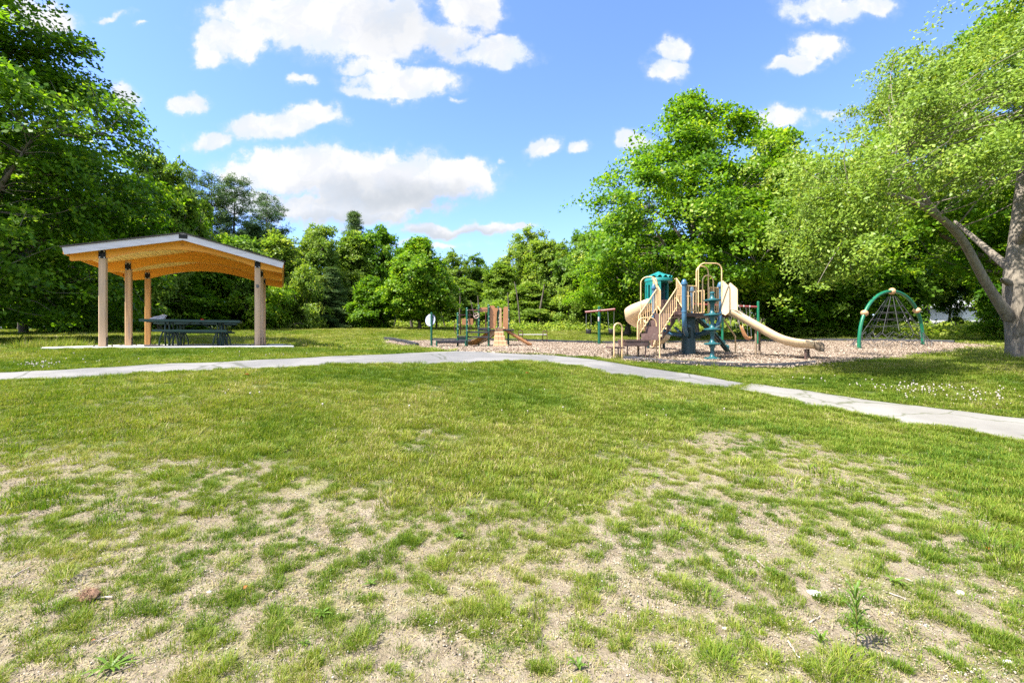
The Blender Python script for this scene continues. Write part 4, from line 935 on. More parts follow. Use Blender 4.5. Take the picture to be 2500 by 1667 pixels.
# --- picnic tables
m_tgreen = paint('dark green coated boards', (.009, .042, .030), .42, .25, 9, dirt=(.05, .07, .06, .3)); m_tleg = paint('dark green tube', (.008, .030, .022), .4, .25, 9)
def picnic_table(c, ang, L, bL, label, boff=0.0):
    root = thing('picnic_table', label, 'picnic table', c, 'picnic tables under the shelter'); X = Vector((math.cos(ang), math.sin(ang), 0)); Y = Vector((-X.y, X.x, 0)); c = Vector(c)
    q = MB()
    for k in range(5): q.box(c + Y * (-.31 + .155 * k) + UP * .745, (L, .146, .045), ang)
    for e in (-1, 1): q.box(c + X * (e * (L / 2 - .012)) + UP * .738, (.024, .78, .06), ang)
    for e in (-1, 1): q.box(c + Y * (e * .392) + UP * .735, (L, .012, .072), ang)
    q.build('tabletop', m_tgreen, root)
    for sy in (-1, 1):
        q = MB()
        for k in (-1, 1): q.box(c + X * boff + Y * (sy * .68 + k * .068) + UP * .445, (bL, .13, .045), ang)
        for k in (-1, 1): q.box(c + X * boff + Y * (sy * .68 + k * .140) + UP * .437, (bL, .012, .06), ang)
        q.build('bench_seat', m_tgreen, root)
    for sx in (-1, 1):
        xb = boff + sx * (bL / 2 - .24)
        q = MB()
        for sy in (-1, 1):
            for k in (-1, 1):   # bowed legs under the seats
                P = [c + X * (xb + k * (.02 + .10 * math.sin(u * math.pi * .5) )) + Y * (sy * (.68 - .05 * u)) + UP * (.42 * (1 - u)) for u in [i / 7 for i in range(8)]]
                q.tube(P, .021, 8)
            for k in (-1, 1):
                P = [c + X * (xb + k * .05) + Y * (sy * .2 + sy * .10 * math.sin(u * 3.14)) + UP * (.72 * (1 - u)) for u in [i / 7 for i in range(8)]]
                q.tube(P, .021, 8)
            q.tube([c + X * xb + Y * (sy * .2) + UP * .36, c + X * xb + Y * (sy * .68) + UP * .40], .022, 8)
        q.tube([c + X * xb + Y * -.34 + UP * .70, c + X * xb + Y * .34 + UP * .70], .022, 8)
        q.tube([c + X * xb + UP * .36, c + X * (xb - sx * .55) + UP * .70], .016, 8)
        q.build('leg_frame', m_tleg, root)
    return root
pa = pv(1.945, .60, SLAB); picnic_table(pa, PANG, 2.45, 1.76, 'dark green picnic table nearer the front posts, paper bag on top', .04)
pb = pv(1.72, 2.95, SLAB); picnic_table(pb, PANG, 2.3, 1.75, 'dark green picnic table behind the one with the paper bag', .15)
m_bag = paint('grey paper bag', (.42, .41, .43), .7, .2, 12)
r = random.Random(3); bc = pa + LW * -.88 + LD * -.08 + UP * .768; q = MB(); rows = []
for i in range(7):
    u = i / 6; row = []
    for k in range(12):
        a = 6.283 * k / 12; w_ = (.19 if i < 6 else .05) * (1 - .25 * u) * (1 + r.uniform(-.16, .16)); row.append(bc + LW * (math.cos(a) * w_ + .10 * u) + LD * (math.sin(a) * w_ * .6) + UP * (.125 * u ** .8 * (1 + .25 * math.cos(a))))
    rows.append(row)
q.sheet(rows, True, smooth=False); q.add(rows[-1], [tuple(range(12))]); q.add(rows[0], [tuple(range(12))[::-1]]); o = q.build('paper_bag', m_bag); tag(o, 'crumpled grey paper bag on the left end of the picnic table', 'bag')
q = MB(); cc = pa + LW * .22 + LD * -.1 + UP * .768; q.lathe([(.0, 0), (.045, 0), (.047, .018), (.03, .035), (.012, .04), (0, .041)], cc, UP, 14); o = q.build('red_lid', paint('red plastic', (.55, .03, .015), .3)); tag(o, 'small red lid lying on the picnic table top', 'lid')
q = MB(); q.box(pv(1.05, .22, SLAB + .018), (.42, .09, .035), PANG + .15); o = q.build('wooden_board', paint('dark red board', (.12, .03, .025), .7)); tag(o, 'short dark red board lying on the slab beside the table', 'board')
# ================================================================= playground
m_tan = paint('tan powder coat', (.60, .405, .205), .38, .12, 8); m_brown = paint('brown coated deck', (.085, .048, .040), .5, .25, 10, dirt=(.20, .15, .12, .5)); m_blue = paint('slate blue post', (.040, .115, .195), .36, .15, 8, dirt=(.12, .17, .2, .3))
m_teal = paint('teal moulded plastic', (.007, .165, .15), .38, .15, 6); m_dteal = paint('dark teal post', (.009, .038, .044), .42, .25, 6, dirt=(.04, .07, .075, .4)); m_cream = paint('cream moulded plastic', (.66, .50, .30), .36, .10, 4, dirt=(.40, .29, .17, .35)); m_slide = paint('tan slide plastic', (.58, .43, .26), .38, .12, 5, dirt=(.30, .22, .14, .45))
m_pod = paint('blue-green pod plastic', (.012, .085, .098), .34, .2, 8, dirt=(.07, .16, .17, .3)); m_scuff = paint('scuffed slide lip', (.19, .14, .09), .7, .4, 14)
PX, PY = 5.625, 14.5; PG = gz(PX, PY) + .01
def P_(x, y, z): return Vector((PX + x, PY + y, z))
def PZ(x, y): return gz(PX + x, PY + y)
DK = PG + 1.29                                       # deck height
root = thing('play_structure', 'large tan, blue and teal play structure with a straight and a spiral slide', 'play structure', (PX, PY, PG))
q = MB(); q.lathe([(.215, -.2), (.215, DK - PG - .62), (.205, DK - PG - .55), (.205, DK - PG - .05)], (PX, PY, PG), UP, 28)
q.build('centre_column', m_dteal, root)
cs = {'a': (-.50, -.95), 'b': (.87, -.30), 'c': (.49, .95), 'd': (-1.05, .2)}
for k, (cx_, cy_) in cs.items():
    q = MB(); u = Vector((-cx_, -cy_, 0)).normalized(); base = P_(cx_, cy_, 0); z1 = DK - .10
    P = [base + UP * (DK + .88), base + UP * z1]
    for i in range(1, 8):
        a = i / 7 * math.pi * .42; P.append(base + UP * (z1 - .55 * math.sin(a) * 1.0) + u * (.62 * (1 - math.cos(a)) * 1.2))
    P.append(P_(0, 0, P[-1].z - .03) - u * .19)
    rr = .068 if k in 'ab' else .055
    q.tube(P, rr, 16); pst = q.build('post', m_blue if k != 'd' else m_blue, root)
    q = MB(); q.lathe([(rr + .006, -.05), (rr + .028, -.045), (rr + .03, 0), (rr + .012, .012), (rr + .010, .03), (rr * .95, .075), (rr * .6, .11), (.004, .122)], base + UP * (DK + .87), UP, 18); q.build('post_cap', m_blue, pst)
    q = MB(); q.lathe([(rr + .012, 0), (rr + .012, .05)], base + UP * (DK + .01), UP, 16); q.build('collar', m_blue, pst)
# collar arms under the deck
q = MB()
for a in (20, 95, 160, 250, 320):
    d_ = Vector((math.cos(R(a)), math.sin(R(a)), 0)); q.tube([P_(0, 0, DK - .72) + d_ * .18, P_(0, 0, DK - .56) + d_ * .62, P_(0, 0, DK - .40) + d_ * .95], [.06, .052, .045], 10)
q.build('support_arm', m_dteal, root)
poly = [(-.46, -.90), (.86, -.27), (1.22, -.22), (1.20, .15), (.48, .90), (-1.0, .2)]
q = MB(); q.prism([P_(a, b_, DK - .055) for a, b_ in poly], UP * .055); q.prism([P_(a * .97, b_ * .97, DK - .10) for a, b_ in poly], UP * .045); q.build('deck', m_brown, root)
def rail(p0, p1, low, high, n, name='railing', r_=.017, par=None, legs=None):
    """two sloped rails with balusters between"""
    p0 = Vector(p0); p1 = Vector(p1); q = MB(); q.tube([p0 + UP * low, p1 + UP * low], r_, 8); q.tube([p0 + UP * high, p1 + UP * high], r_, 8)
    for i in range(n + 1):
        p = p0.lerp(p1, i / n); q.tube([p + UP * low, p + UP * high], r_ * (.62 if 0 < i < n else 1), 8)
    return q.build(name, m_tan, par or root)
def hoop(a, c, z, top, name='hand_loop', r_=.019, par=None, zb=None):
    """upright inverted U between two points"""
    a = Vector(a); c = Vector(c); w_ = (c - a).length; rad = min(w_ / 2, .2); d_ = (c - a).normalized(); q = MB()
    P = [Vector((a.x, a.y, z))]
    for i in range(9):
        t_ = math.pi / 2 * i / 8; P.append(Vector((a.x, a.y, top - rad)) + d_ * (rad * (1 - math.cos(t_))) + UP * (rad * math.sin(t_)))
    for i in range(9):
        t_ = math.pi / 2 * i / 8; P.append(Vector((c.x, c.y, top - rad)) - d_ * (rad * (1 - math.sin(t_))) + UP * (rad * math.cos(t_)))
    P.append(Vector((c.x, c.y, z if zb is None else zb))); q.tube(P, r_, 10); return q.build(name, m_tan, par or root)
A, B, Cc, D = [P_(*cs[k], DK) for k in 'abcd']
ab = lambda f, z=0: A.lerp(B, f) + UP * z
rail(ab(.06), ab(.31), .06, .80, 5); rail(ab(.69), ab(.94), .06, .80, 5)
hoop(ab(.33), ab(.66), DK, DK + 1.42); hoop(ab(.36) + Vector((.02, -.02, 0)), ab(.86) + Vector((.06, -.30, 0)), DK, DK + 1.50, zb=DK + .50); hoop(ab(.50), ab(.80), DK, DK + 1.16)
rail(B.lerp(Cc, .55), B.lerp(Cc, .95), .08, .80, 4); rail(Cc.lerp(D, .05), Cc.lerp(D, .42), .08, .66, 5); rail(A.lerp(D, -.02) + Vector((.1, 0, 0)), A.lerp(D, .04), .08, .8, 1)
# --- lower stair (comes up from the left front)
u = Vector((.72, .69, 0)).normalized(); sd = Vector((u.y, -u.x, 0)); top = A.lerp(D, .58); n_st = 4; rise = (DK - PG - .47) / n_st; W2 = .28
q = MB(); prof = []
for i in range(n_st):
    f_ = top - u * (.25 * (n_st - i)); zt = PG + .47 + rise * (i + 1) - (rise if False else 0)
    # tread and riser in one moulded block
    z_hi = PG + .47 + rise * i + rise * .98; z_lo = z_hi - rise
    P0 = [f_ - sd * W2, f_ + sd * W2]
    q.prism([Vector((P0[0].x, P0[0].y, z_lo)), Vector((P0[1].x, P0[1].y, z_lo)), Vector((P0[1].x, P0[1].y, z_hi)), Vector((P0[0].x, P0[0].y, z_hi))][::-1], u * .03)
    c_ = f_ + u * .14 ; q.box((c_.x, c_.y, z_hi - .015), (.27, 2 * W2, .03), (u, -sd, UP))
q.build('stair', m_brown, root)
for s_ in (-1, 1):
    q = MB(); P = []
    for i in range(n_st + 1):
        f_ = top - u * (.25 * (n_st - i)) + sd * (s_ * (W2 + .012)); P += [(f_ - u * .04, PG + .47 + rise * (i - 1) + .03 if i else PG + .47 - .03), (f_ - u * .04, PG + .47 + rise * i + .05)]
    low = [(top + sd * (s_ * (W2 + .012)), DK - .26), (top - u * 1.0 + sd * (s_ * (W2 + .012)), PG + .40)]
    ring = [Vector((p.x, p.y, z)) for p, z in P] + [Vector((p.x, p.y, z)) for p, z in low]
    q.prism(ring, sd * (.024 * s_)); q.build('stringer', m_brown, root)
    e0 = top - u * 1.02 + sd * (s_ * (W2 + .06)); e1 = top + u * .02 + sd * (s_ * (W2 + .06)); q = MB(); zl0, zl1 = PG + .50, DK + .05
    for hgt in (.12, .72): q.tube([Vector((e0.x, e0.y, zl0 + hgt)), Vector((e1.x, e1.y, zl1 + hgt)), Vector((e1.x, e1.y, zl1 + hgt)) + u * .12], .018, 8)
    for i in range(9):
        p = e0.lerp(e1, i / 8); z_ = zl0 + (zl1 - zl0) * i / 8; q.tube([Vector((p.x, p.y, z_ + .12)), Vector((p.x, p.y, z_ + .72))], .011 if 0 < i < 8 else .018, 8)
    q.tube([Vector((e0.x, e0.y, zl0 + .72)), Vector((e0.x, e0.y, PG - .1))], .02, 8); q.build('handrail', m_tan, root)
hoop(top - u * 1.06 - sd * (W2 + .08), top - u * .62 - sd * (W2 - .30), PG - .1, PG + 1.14)
# --- transfer platform and step
tp = top - u * 1.0; tx = Vector((-1, -.15, 0)).normalized(); ty = Vector((-tx.y, tx.x, 0)); c_ = tp + tx * .50 + ty * -.02
q = MB(); q.box((c_.x, c_.y, PG + .455), (.72, .62, .05), (tx, ty, UP)); q.box((c_.x, c_.y - .0, PG + .36), (.70, .60, .14), (tx, ty, UP))
for a in (-.28, .28):
    for b_ in (-.24, .24): p = c_ + tx * a + ty * b_; q.tube([(p.x, p.y, PG + .3), (p.x, p.y, PG - .1)], .02, 8)
q.build('transfer_platform', m_brown, root)
c2 = c_ + tx * .56; q = MB(); q.box((c2.x, c2.y, PG + .25), (.36, .60, .05), (tx, ty, UP))
for b_ in (-.24, .24): p = c2 + ty * b_; q.tube([(p.x, p.y, PG + .23), (p.x, p.y, PG - .1)], .02, 8)
q.build('step', m_brown, root)
hoop(c2 + ty * .33 + tx * .16, c2 + ty * .28 - tx * .10, PG - .1, PG + .95, r_=.021)
# --- upper stair to the hooded deck
D2 = DK + .52; hc = P_(-.28, 2.1, D2)
mid = Cc.lerp(D, .52); up_ = (Vector((hc.x, hc.y, 0)) - Vector((mid.x, mid.y, 0))).normalized(); sp = Vector((up_.y, -up_.x, 0))
q = MB()
for i in range(4):
    p = mid + up_ * (.02 + .22 * i); q.box((p.x, p.y, DK + .14 * i + .05), (.03, .72, .16), (up_, -sp, UP)); p2 = p + up_ * .12; q.box((p2.x, p2.y, DK + .14 * (i + 1) - .015), (.25, .72, .03), (up_, -sp, UP))
q.build('stair', m_brown, root)
for s_ in (-1, 1):
    e0 = mid + sp * (s_ * .40); e1 = mid + up_ * .80 + sp * (s_ * .40); q = MB()
    for lo in (.12, .80): q.tube([Vector((e0.x, e0.y, DK + lo)), Vector((e1.x, e1.y, D2 + lo)), Vector((e1.x, e1.y, D2 + lo)) + up_ * .2], .018, 8)
    for i in range(9):
        p = e0.lerp(e1, i / 8); z_ = DK + (D2 - DK) * i / 8; q.tube([Vector((p.x, p.y, z_ + .12)), Vector((p.x, p.y, z_ + .80))], .011 if 0 < i < 8 else .018, 8)
    q.build('handrail', m_tan, root)
q = MB(); q.lathe([(.46, -.05), (.46, 0)], hc, UP, 8); q.build('upper_deck', m_brown, root)
q = MB()
for a in range(2):
    d_ = Vector((math.cos(R(45 + 90 * a)), math.sin(R(45 + 90 * a)), 0)) * .41; q.tube([hc + d_ + UP * 1.0, Vector((hc.x + d_.x, hc.y + d_.y, PG - .1))], .05, 10)
q.build('upper_post', m_dteal, root)
q = MB(); n_ = 16; prof = [(.475, -.10), (.49, -.085), (.49, .0), (.475, .02), (.44, .03)]
q.lathe(prof, hc + UP * .86, UP, 32); rows = []
for i in range(9):
    f_ = i / 8; row = []
    for k in range(64):
        a = 6.283 * k / 64; rr = .465 * (1 - f_) ** .9 * (1 + .035 * math.cos(a * 14) * (1 - f_)) + .012; row.append(hc + UP * (.87 + .10 * abs(math.cos(a * 7)) * (1 - f_) ** 3 + .28 * f_ ** .85) + Vector((math.cos(a) * rr, math.sin(a) * rr, 0)))
    rows.append(row)
q.sheet(rows, True); q.build('hood_roof', m_teal, root)
# hood walls: two curved panels with slots, open to the stair and to the slide
for a0, a1, slots in ((165, 262, True), (25, 110, False)):
    q = MB(); N = 10
    for k in range(N):
        if slots and k in (2, 4, 6, 8): zr = [(-.02, .18), (.64, .78)]
        else: zr = [(-.02, .78)]
        for z0_, z1_ in zr:
            x0, x1 = a0 + (a1 - a0) * k / N, a0 + (a1 - a0) * (k + 1) / N
            f = lambda ang, rr, z_: hc + Vector((math.cos(R(ang)) * rr, math.sin(R(ang)) * rr, z_))
            A8 = [f(x0, .475, z0_), f(x1, .475, z0_), f(x1, .475, z1_), f(x0, .475, z1_), f(x0, .43, z0_), f(x1, .43, z0_), f(x1, .43, z1_), f(x0, .43, z1_)]
            q.add(A8, [(0, 1, 2, 3), (7, 6, 5, 4), (0, 4, 5, 1), (3, 2, 6, 7), (0, 3, 7, 4), (1, 5, 6, 2)])
    q.build('hood_wall', m_teal, root)
hoop(D + Vector((-.38, .12, 0)), D + Vector((.10, -.02, 0)), DK - .3, DK + 1.22)
# --- spiral slide
sc_c = P_(-.50, 2.72, 0); rows = []; m = 54
for i in range(m + 1):
    f_ = i / m; a = R(282 - 372 * f_); z_ = D2 - .08 - (D2 - PG - .36) * f_ ** .92; rad_ = .52; row = []
    for k in range(13):
        w_ = math.pi * (k / 12); off = -.31 * math.cos(w_) ; dz = -.24 * math.sin(w_) + (.20 if k == 12 else .12 if k == 11 else 0)
        rr = rad_ + off; row.append(sc_c + Vector((math.cos(a) * rr, math.sin(a) * rr, z_ + dz + .15)))
    rows.append(row)
q = MB(); q.sheet(rows); q.build('spiral_slide', m_cream, root, solid=.035)
q = MB(); q.tube([P_(-.50, 2.72, D2 - .1), P_(-.50, 2.72, PG - .1)], .05, 10)
for a in (275, 330): q.tube([sc_c + Vector((math.cos(R(a)) * .46, math.sin(R(a)) * .46, PG + .45)), sc_c + Vector((math.cos(R(a)) * .46, math.sin(R(a)) * .46, PG - .1))], .045, 10)
q.build('slide_post', m_brown, root)
# --- straight slide
s0 = P_(1.17, -.17, DK); sdv = Vector((.72, -.69, 0)).normalized(); sn = Vector((-sdv.y, sdv.x, 0)); rows = []; L_ = 2.36
zpts = [(0, DK - .02), (.14, DK - .06), (1.40, PG + .42), (1.68, PG + .315), (1.9, PG + .27), (2.36, PG + .235)]
for i in range(31):
    d_ = L_ * i / 30; z_ = float(np.interp(d_, [p[0] for p in zpts], [p[1] for p in zpts]))
    z_ = sum(float(np.interp(d_ + e, [p[0] for p in zpts], [p[1] for p in zpts])) for e in (-.16, -.08, 0, .08, .16)) / 5
    c_ = s0 + sdv * d_; c_.z = z_; wl = .19 if d_ < L_ - .12 else .175
    prf = [(-.285, .02), (-.31, wl), (-.27, wl + .015), (-.235, wl), (-.215, .04), (-.12, .005), (0, 0), (.12, .005), (.215, .04), (.235, wl), (.27, wl + .015), (.31, wl), (.315, .02)]
    rows.append([c_ + sn * a + UP * h_ for a, h_ in prf])
q = MB(); q.sheet(rows, False); sl_ = q.build('straight_slide', m_slide, root, solid=.028)
tipc = s0 + sdv * (L_ + .02); q = MB(); rows = []
for i in range(6):
    a = math.pi / 2 * i / 5; c_ = tipc + sdv * (.10 * math.sin(a)); c_.z = PG + .235 - .09 * (1 - math.cos(a)); h_ = .19 * math.cos(a * .55)
    rows.append([c_ + sn * x_ + UP * z_ for x_, z_ in ((-.33, -.03), (-.328, h_), (-.23, h_ * .95), (-.21, .03), (0, .004), (.21, .03), (.23, h_ * .95), (.328, h_), (.33, -.03))])
q.sheet(rows); q.build('slide_lip', m_scuff, sl_, solid=.03)
for d_, zt in ((.86, PG + .78), (2.13, PG + .22)):
    c_ = s0 + sdv * d_
    for k in (-1, 1): q = MB(); q.tube([Vector((c_.x, c_.y, zt)) + sn * (k * .18), Vector((c_.x, c_.y, PG - .15)) + sn * (k * .18)], .032, 10); q.build('slide_post', m_brown if d_ > 2 else m_scuff, root)
for k in (-1, 1):
    b0 = s0 + sn * (k * .34) + sdv * -.08
    Q_ = [(0, 0), (0, .98), (.04, 1.02), (.24, .82), (.26, .76), (.26, .12), (.22, .02), (.12, -.06), (.06, -.02)]
    q = MB(); q.prism([b0 + sdv * a + UP * h_ for a, h_ in Q_], sn * .05); q.build('slide_panel', m_cream, root)
# --- stepping pods
pc = pxat(1739, 866, 13.35); pg = gz(pc.x, pc.y)
for i in range(5):
    z_ = pg + .03 + .425 * i; q = MB()
    q.lathe([(.05, -.02), (.20, .0), (.232, .012), (.238, .03), (.232, .048), (.20, .056), (.10, .07), (.07, .10), (.058, .17), (.054, .235)], (pc.x, pc.y, z_), UP, 28)
    if i < 4: q.lathe([(.054, .235), (.055, .25), (.065, .33), (.10, .40), (.09, .41)], (pc.x, pc.y, z_), UP, 24)
    else: q.lathe([(.075, .225), (.068, .27), (.03, .285)], (pc.x, pc.y, z_), UP, 24)
    q.build('climbing_pod', m_pod, root)
# --- net-like climbing panel at the back right with hand holds
w0 = P_(.62, .80, DK - .08); w1 = P_(1.85, .98, PG - .02); wn = Vector((.30, .95, 0)).normalized(); q = MB()
for k in (0, .86): q.tube([w0 + wn * k, w0.lerp(w1, .5) + wn * k + UP * .12, w1 + wn * k], .04, 10)
for i in range(9): p = w0.lerp(w1, (i + .5) / 9) + UP * (.10 * math.sin(math.pi * (i + .5) / 9)); q.tube([p, p + wn * .86], .012, 6)
for i in range(5): P = [w0.lerp(w1, f_) + wn * (.14 + .145 * i) + UP * (.11 * math.sin(math.pi * f_)) for f_ in (0, .25, .5, .75, 1)]; q.tube(P, .012, 6)
cl_w = q.build('climbing_net', paint('dark green climber', (.010, .035, .030), .4), root)
q = MB()
for i in range(8):
    for k in range(5):
        p = w0.lerp(w1, (i + .6 + .3 * (k % 2)) / 8.6) + wn * (.12 + .16 * k) + UP * .14; q.lathe([(.03, -.03), (.058, -.01), (.058, .02), (.03, .035)], p, (.2, -.6, .7), 10)
q.build('hand_hold', m_pod, root)
q = MB(); q.tube([pxat(1768, 782, 14.6), pxat(1795, 821, 14.6), pxat(1796, 866, 14.6)], .024, 8); q.build('slide_brace', m_tan, root)
# ================================================================= small climbing frame
m_gpost = paint('dark green post', (.006, .078, .045), .36, .15, 8); m_mahog = paint('mahogany tube', (.070, .022, .018), .4, .2, 8); m_panel = paint('caramel plastic panel', (.33, .155, .062), .4, .12, 5, dirt=(.42, .26, .14, .3)); m_step = paint('sand plastic steps', (.47, .30, .165), .45, .12, 5); m_chute = paint('honey plastic chute', (.50, .28, .085), .36, .12, 5); m_dark = paint('black rubbery deck', (.018, .016, .022), .5, .3, 9, dirt=(.09, .08, .09, .3)); m_bolt = paint('pale bolt cap', (.70, .70, .66), .35, .05, 30)
SZ = 22.4; sg = gz((1180 - CX) / F * SZ, SZ)
def S_(px, py, dy=0.0):
    """a spot on the frame: photo pixel at depth SZ+dy"""
    return pxat(px, py, SZ + dy)
root = thing('small_climbing_frame', 'small climbing frame with dark green posts, caramel panels and sand coloured steps', 'climbing frame', S_(1180, 849))
posts = [(1117.6, 765, -.2), (1140, 753, -.7), (1168.8, 746.5, .9), (1193, 745, -.55), (1216.5, 750, 1.2), (1241, 753, .1)]
pp = []
for px, py, dy in posts:
    p = S_(px, py, dy); q = MB(); q.tube([p, Vector((p.x, p.y, gz(p.x, p.y) - .15))], .052, 14); q.lathe([(.054, -.02), (.056, 0), (.045, .025), (.02, .04)], p, UP, 14); o = q.build('post', m_gpost, root); pp.append(p)
    for zz in (.09, .55, .75, 1.05): q = MB(); q.lathe([(.018, 0), (.018, .012), (.008, .02)], Vector((p.x + .02, p.y - .05, p.z - zz)), (.3, -1, 0), 8); q.build('bolt_cap', m_bolt, o)
def flat_between(p, q_, z0, z1, th=.05): return [Vector((p.x, p.y, z0)), Vector((q_.x, q_.y, z0)), Vector((q_.x, q_.y, z1)), Vector((p.x, p.y, z1))]
zg = sg
zd1, zd2, zd3 = S_(1, 822).z, S_(1, 812).z, S_(1, 803).z
q = MB(); a, b_ = S_(1064, 832, -.9), S_(1139, 832, -.9); q.box((a + b_) / 2 + Vector((0, .35, -.02)), ((b_ - a).length, .75, .09)); q.box((a + b_) / 2 + Vector((0, .02, -.085)), ((b_ - a).length * .99, .04, .06)); o = q.build('low_bench', m_dark, root)
q = MB()
for x_ in (.03, .97): p = a.lerp(b_, x_); q.tube([p, Vector((p.x, p.y, gz(p.x, p.y) - .1))], .04, 10)
p = a.lerp(b_, 0) + Vector((0, .05, -.28)); q.tube([p, a.lerp(b_, 1) + Vector((0, .05, -.28))], .03, 8); q.build('bench_leg', m_gpost, o)
def tread(i, j, z, m1=m_dark):
    a, b_ = pp[i], pp[j]; c = (a + b_) / 2; q = MB(); q.box((c.x, c.y + .28, z), (abs(b_.x - a.x) + .05, .6, .045)); q.box((c.x, c.y - .03, z - .03), (abs(b_.x - a.x), .04, .05)); return q.build('tread', m1, root)
def riser(i, j, z0, z1):
    a, b_ = pp[i], pp[j]; c = (a + b_) / 2; q = MB(); q.box((c.x, c.y + .02, (z0 + z1) / 2), (abs(b_.x - a.x) - .08, .035, z1 - z0)); return q.build('riser_panel', m_gpost, root)
tread(0, 1, S_(1, 821).z); riser(0, 1, S_(1, 828.5).z, S_(1, 824).z); tread(1, 3, S_(1, 810.5).z); tread(1, 3, S_(1, 822).z); riser(2, 3, S_(1, 807).z, S_(1, 803.5).z); tread(2, 3, S_(1, 801).z); tread(2, 3, S_(1, 810).z)
q = MB(); c = S_(1218, 806, .4); q.box(c, (1.5, 1.3, .06)); q.build('top_deck', m_dark, root)
# bars and lattice
q = MB(); q.tube([S_(1141, 757, -.7), S_(1193, 757.5, -.55)], .024, 8); q.tube([S_(1147, 760, -.65), S_(1147, 806, -.65)], .022, 8); q.tube([S_(1186, 760, -.6), S_(1186, 800, -.6)], .022, 8); q.tube([S_(1119, 769, -.2), S_(1152, 769, .6)], .022, 8); q.tube([S_(1124, 770, -.1), S_(1124, 817, -.1)], .022, 8); q.tube([S_(1162, 790, .6), S_(1162, 809, .6)], .02, 8); q.build('bar_frame', m_mahog, root)
q = MB(); 
for k in range(7): q.tube([S_(1126 + 4.2 * k, 789, .35), S_(1126 + 4.2 * k, 816, .35)], .009, 6)
for k in range(5): q.tube([S_(1125, 792 + 6 * k, .35), S_(1153, 792 + 6 * k, .35)], .009, 6)
for k in range(5): q.tube([S_(1172 + 4 * k, 786, 1.0), S_(1172 + 4 * k, 799, 1.0)], .009, 6)
q.build('wire_lattice', m_mahog, root)
q = MB(); q.tube([S_(1116, 790, -.2), S_(1110.5, 792, -.2), S_(1109.5, 798, -.2), S_(1110, 808, -.2), S_(1113, 814, -.2), S_(1117, 816, -.2)], .02, 8); q.build('grab_handle', m_mahog, root)
def panel(pts, dy, th, m, holes=None, nm='side_panel'):
    q = MB(); P = [S_(x_, y_, dy) for x_, y_ in pts]; q.prism(P[::-1], Vector((0, th, 0))); return q.build(nm, m, root)
panel([(1127.5, 777.5), (1155, 777.5), (1155, 793), (1127.5, 793)], .3, .04, m_panel, nm='activity_panel')
panel([(1193, 746), (1206, 746), (1208.5, 750), (1209, 801), (1207, 802.5), (1196, 802), (1193, 770)], -.5, .06, m_panel)
panel([(1229, 751), (1232, 749), (1240, 749), (1241, 752), (1241, 803), (1229.5, 803), (1227, 799)], .05, .06, m_panel)
panel([(1218.5, 751.5), (1224, 751.5), (1225, 798), (1218, 799.5)], 1.15, .06, m_step)
panel([(1171, 750), (1190, 750), (1190, 761.5), (1171, 761.5)], .95, .05, m_panel, nm='top_panel'); panel([(1208, 752), (1217, 752), (1215.5, 757), (1213, 762), (1212, 795), (1209, 795)], 1.1, .05, m_panel)
# steering wheel
wc = S_(1162.8, 770, -.62); q = MB(); q.tube([wc + Vector((math.cos(a * .3927) * .135, 0, math.sin(a * .3927) * .135)) for a in range(17)], .020, 8)
for a in range(4): q.tube([wc, wc + Vector((math.cos(a * 1.5708 + .5) * .13, 0, math.sin(a * 1.5708 + .5) * .13))], .014, 6)
q.lathe([(.03, -.02), (.03, .02)], wc, (0, 1, 0), 12); q.build('steering_wheel', paint('taupe wheel', (.36, .25, .20), .4), root)
# centre step climber, slides
q = MB(); tops = [(1208.5, 1228, 800), (1207.5, 1230, 809.5), (1206.5, 1233, 820), (1205.5, 1237, 831), (1204, 1241, 841)]
zb = gz(S_(1222, 850, -1.6).x, SZ - 1.6)
for k, (x0, x1, y_) in enumerate(tops):
    dy = -.30 - .26 * k; a, b_ = S_(x0, y_, dy), S_(x1, y_, dy); zt = S_(1, tops[k][2], dy).z; c = (a + b_) / 2
    w_ = (b_ - a).length; q.box((c.x, c.y + .13, (zt + zb) / 2 - .02), (w_, .275, zt - zb + .04)); 
    for g_ in (-.16, .17): q.box((c.x + w_ * g_, c.y - .012, (zt + (tops[k][2] and zt - .2)) / 2), (.03, .02, .17))
q.build('step_climber', m_step, root)
def chute(pts, half, wall, m, nm, nrm):
    q = MB(); rows = []; nrm = Vector(nrm).normalized(); P = [Vector(p) for p in pts]; Pn = [P[0].lerp(P[1], 0)]
    for i in range(len(P) - 1):
        for k in range(1, 7): Pn.append(P[i].lerp(P[i + 1], k / 6))
    for _ in range(3): Pn = [Pn[0]] + [(Pn[i - 1] + Pn[i] * 2 + Pn[i + 1]) / 4 for i in range(1, len(Pn) - 1)] + [Pn[-1]]
    for p in Pn: rows.append([p + nrm * (a * half) + UP * h_ for a, h_ in ((-1, 0), (-1, wall), (-.9, wall + .01), (-.82, wall), (-.75, .03), (0, 0), (.75, .03), (.82, wall), (.9, wall + .01), (1, wall), (1, 0))])
    q.sheet(rows); return q.build(nm, m, root, solid=.03)
chute([S_(1230, 806, .2), S_(1262, 826, .1), S_(1288, 842, 0), S_(1298, 846.5, 0)], .30, .14, m_panel, 'slide', (.1, 1, 0))
q = MB()
for x_, y_ in ((1247, 806), (1272, 825), (1283, 833)): q.tube([S_(x_ - 5, y_ + 3, -.2), S_(x_ - 3, y_ - 6, -.2), S_(x_ + 2, y_ - 7, -.2), S_(x_ + 6, y_ + 4, -.2)], .014, 6)
q.build('slide_grip', m_mahog, root)
chute([S_(1206, 806, .9), S_(1195, 822, 1.1), S_(1172, 836, .9), S_(1150, 843, .3)], .42, .16, m_chute, 'wide_slide', (.5, 1, 0))

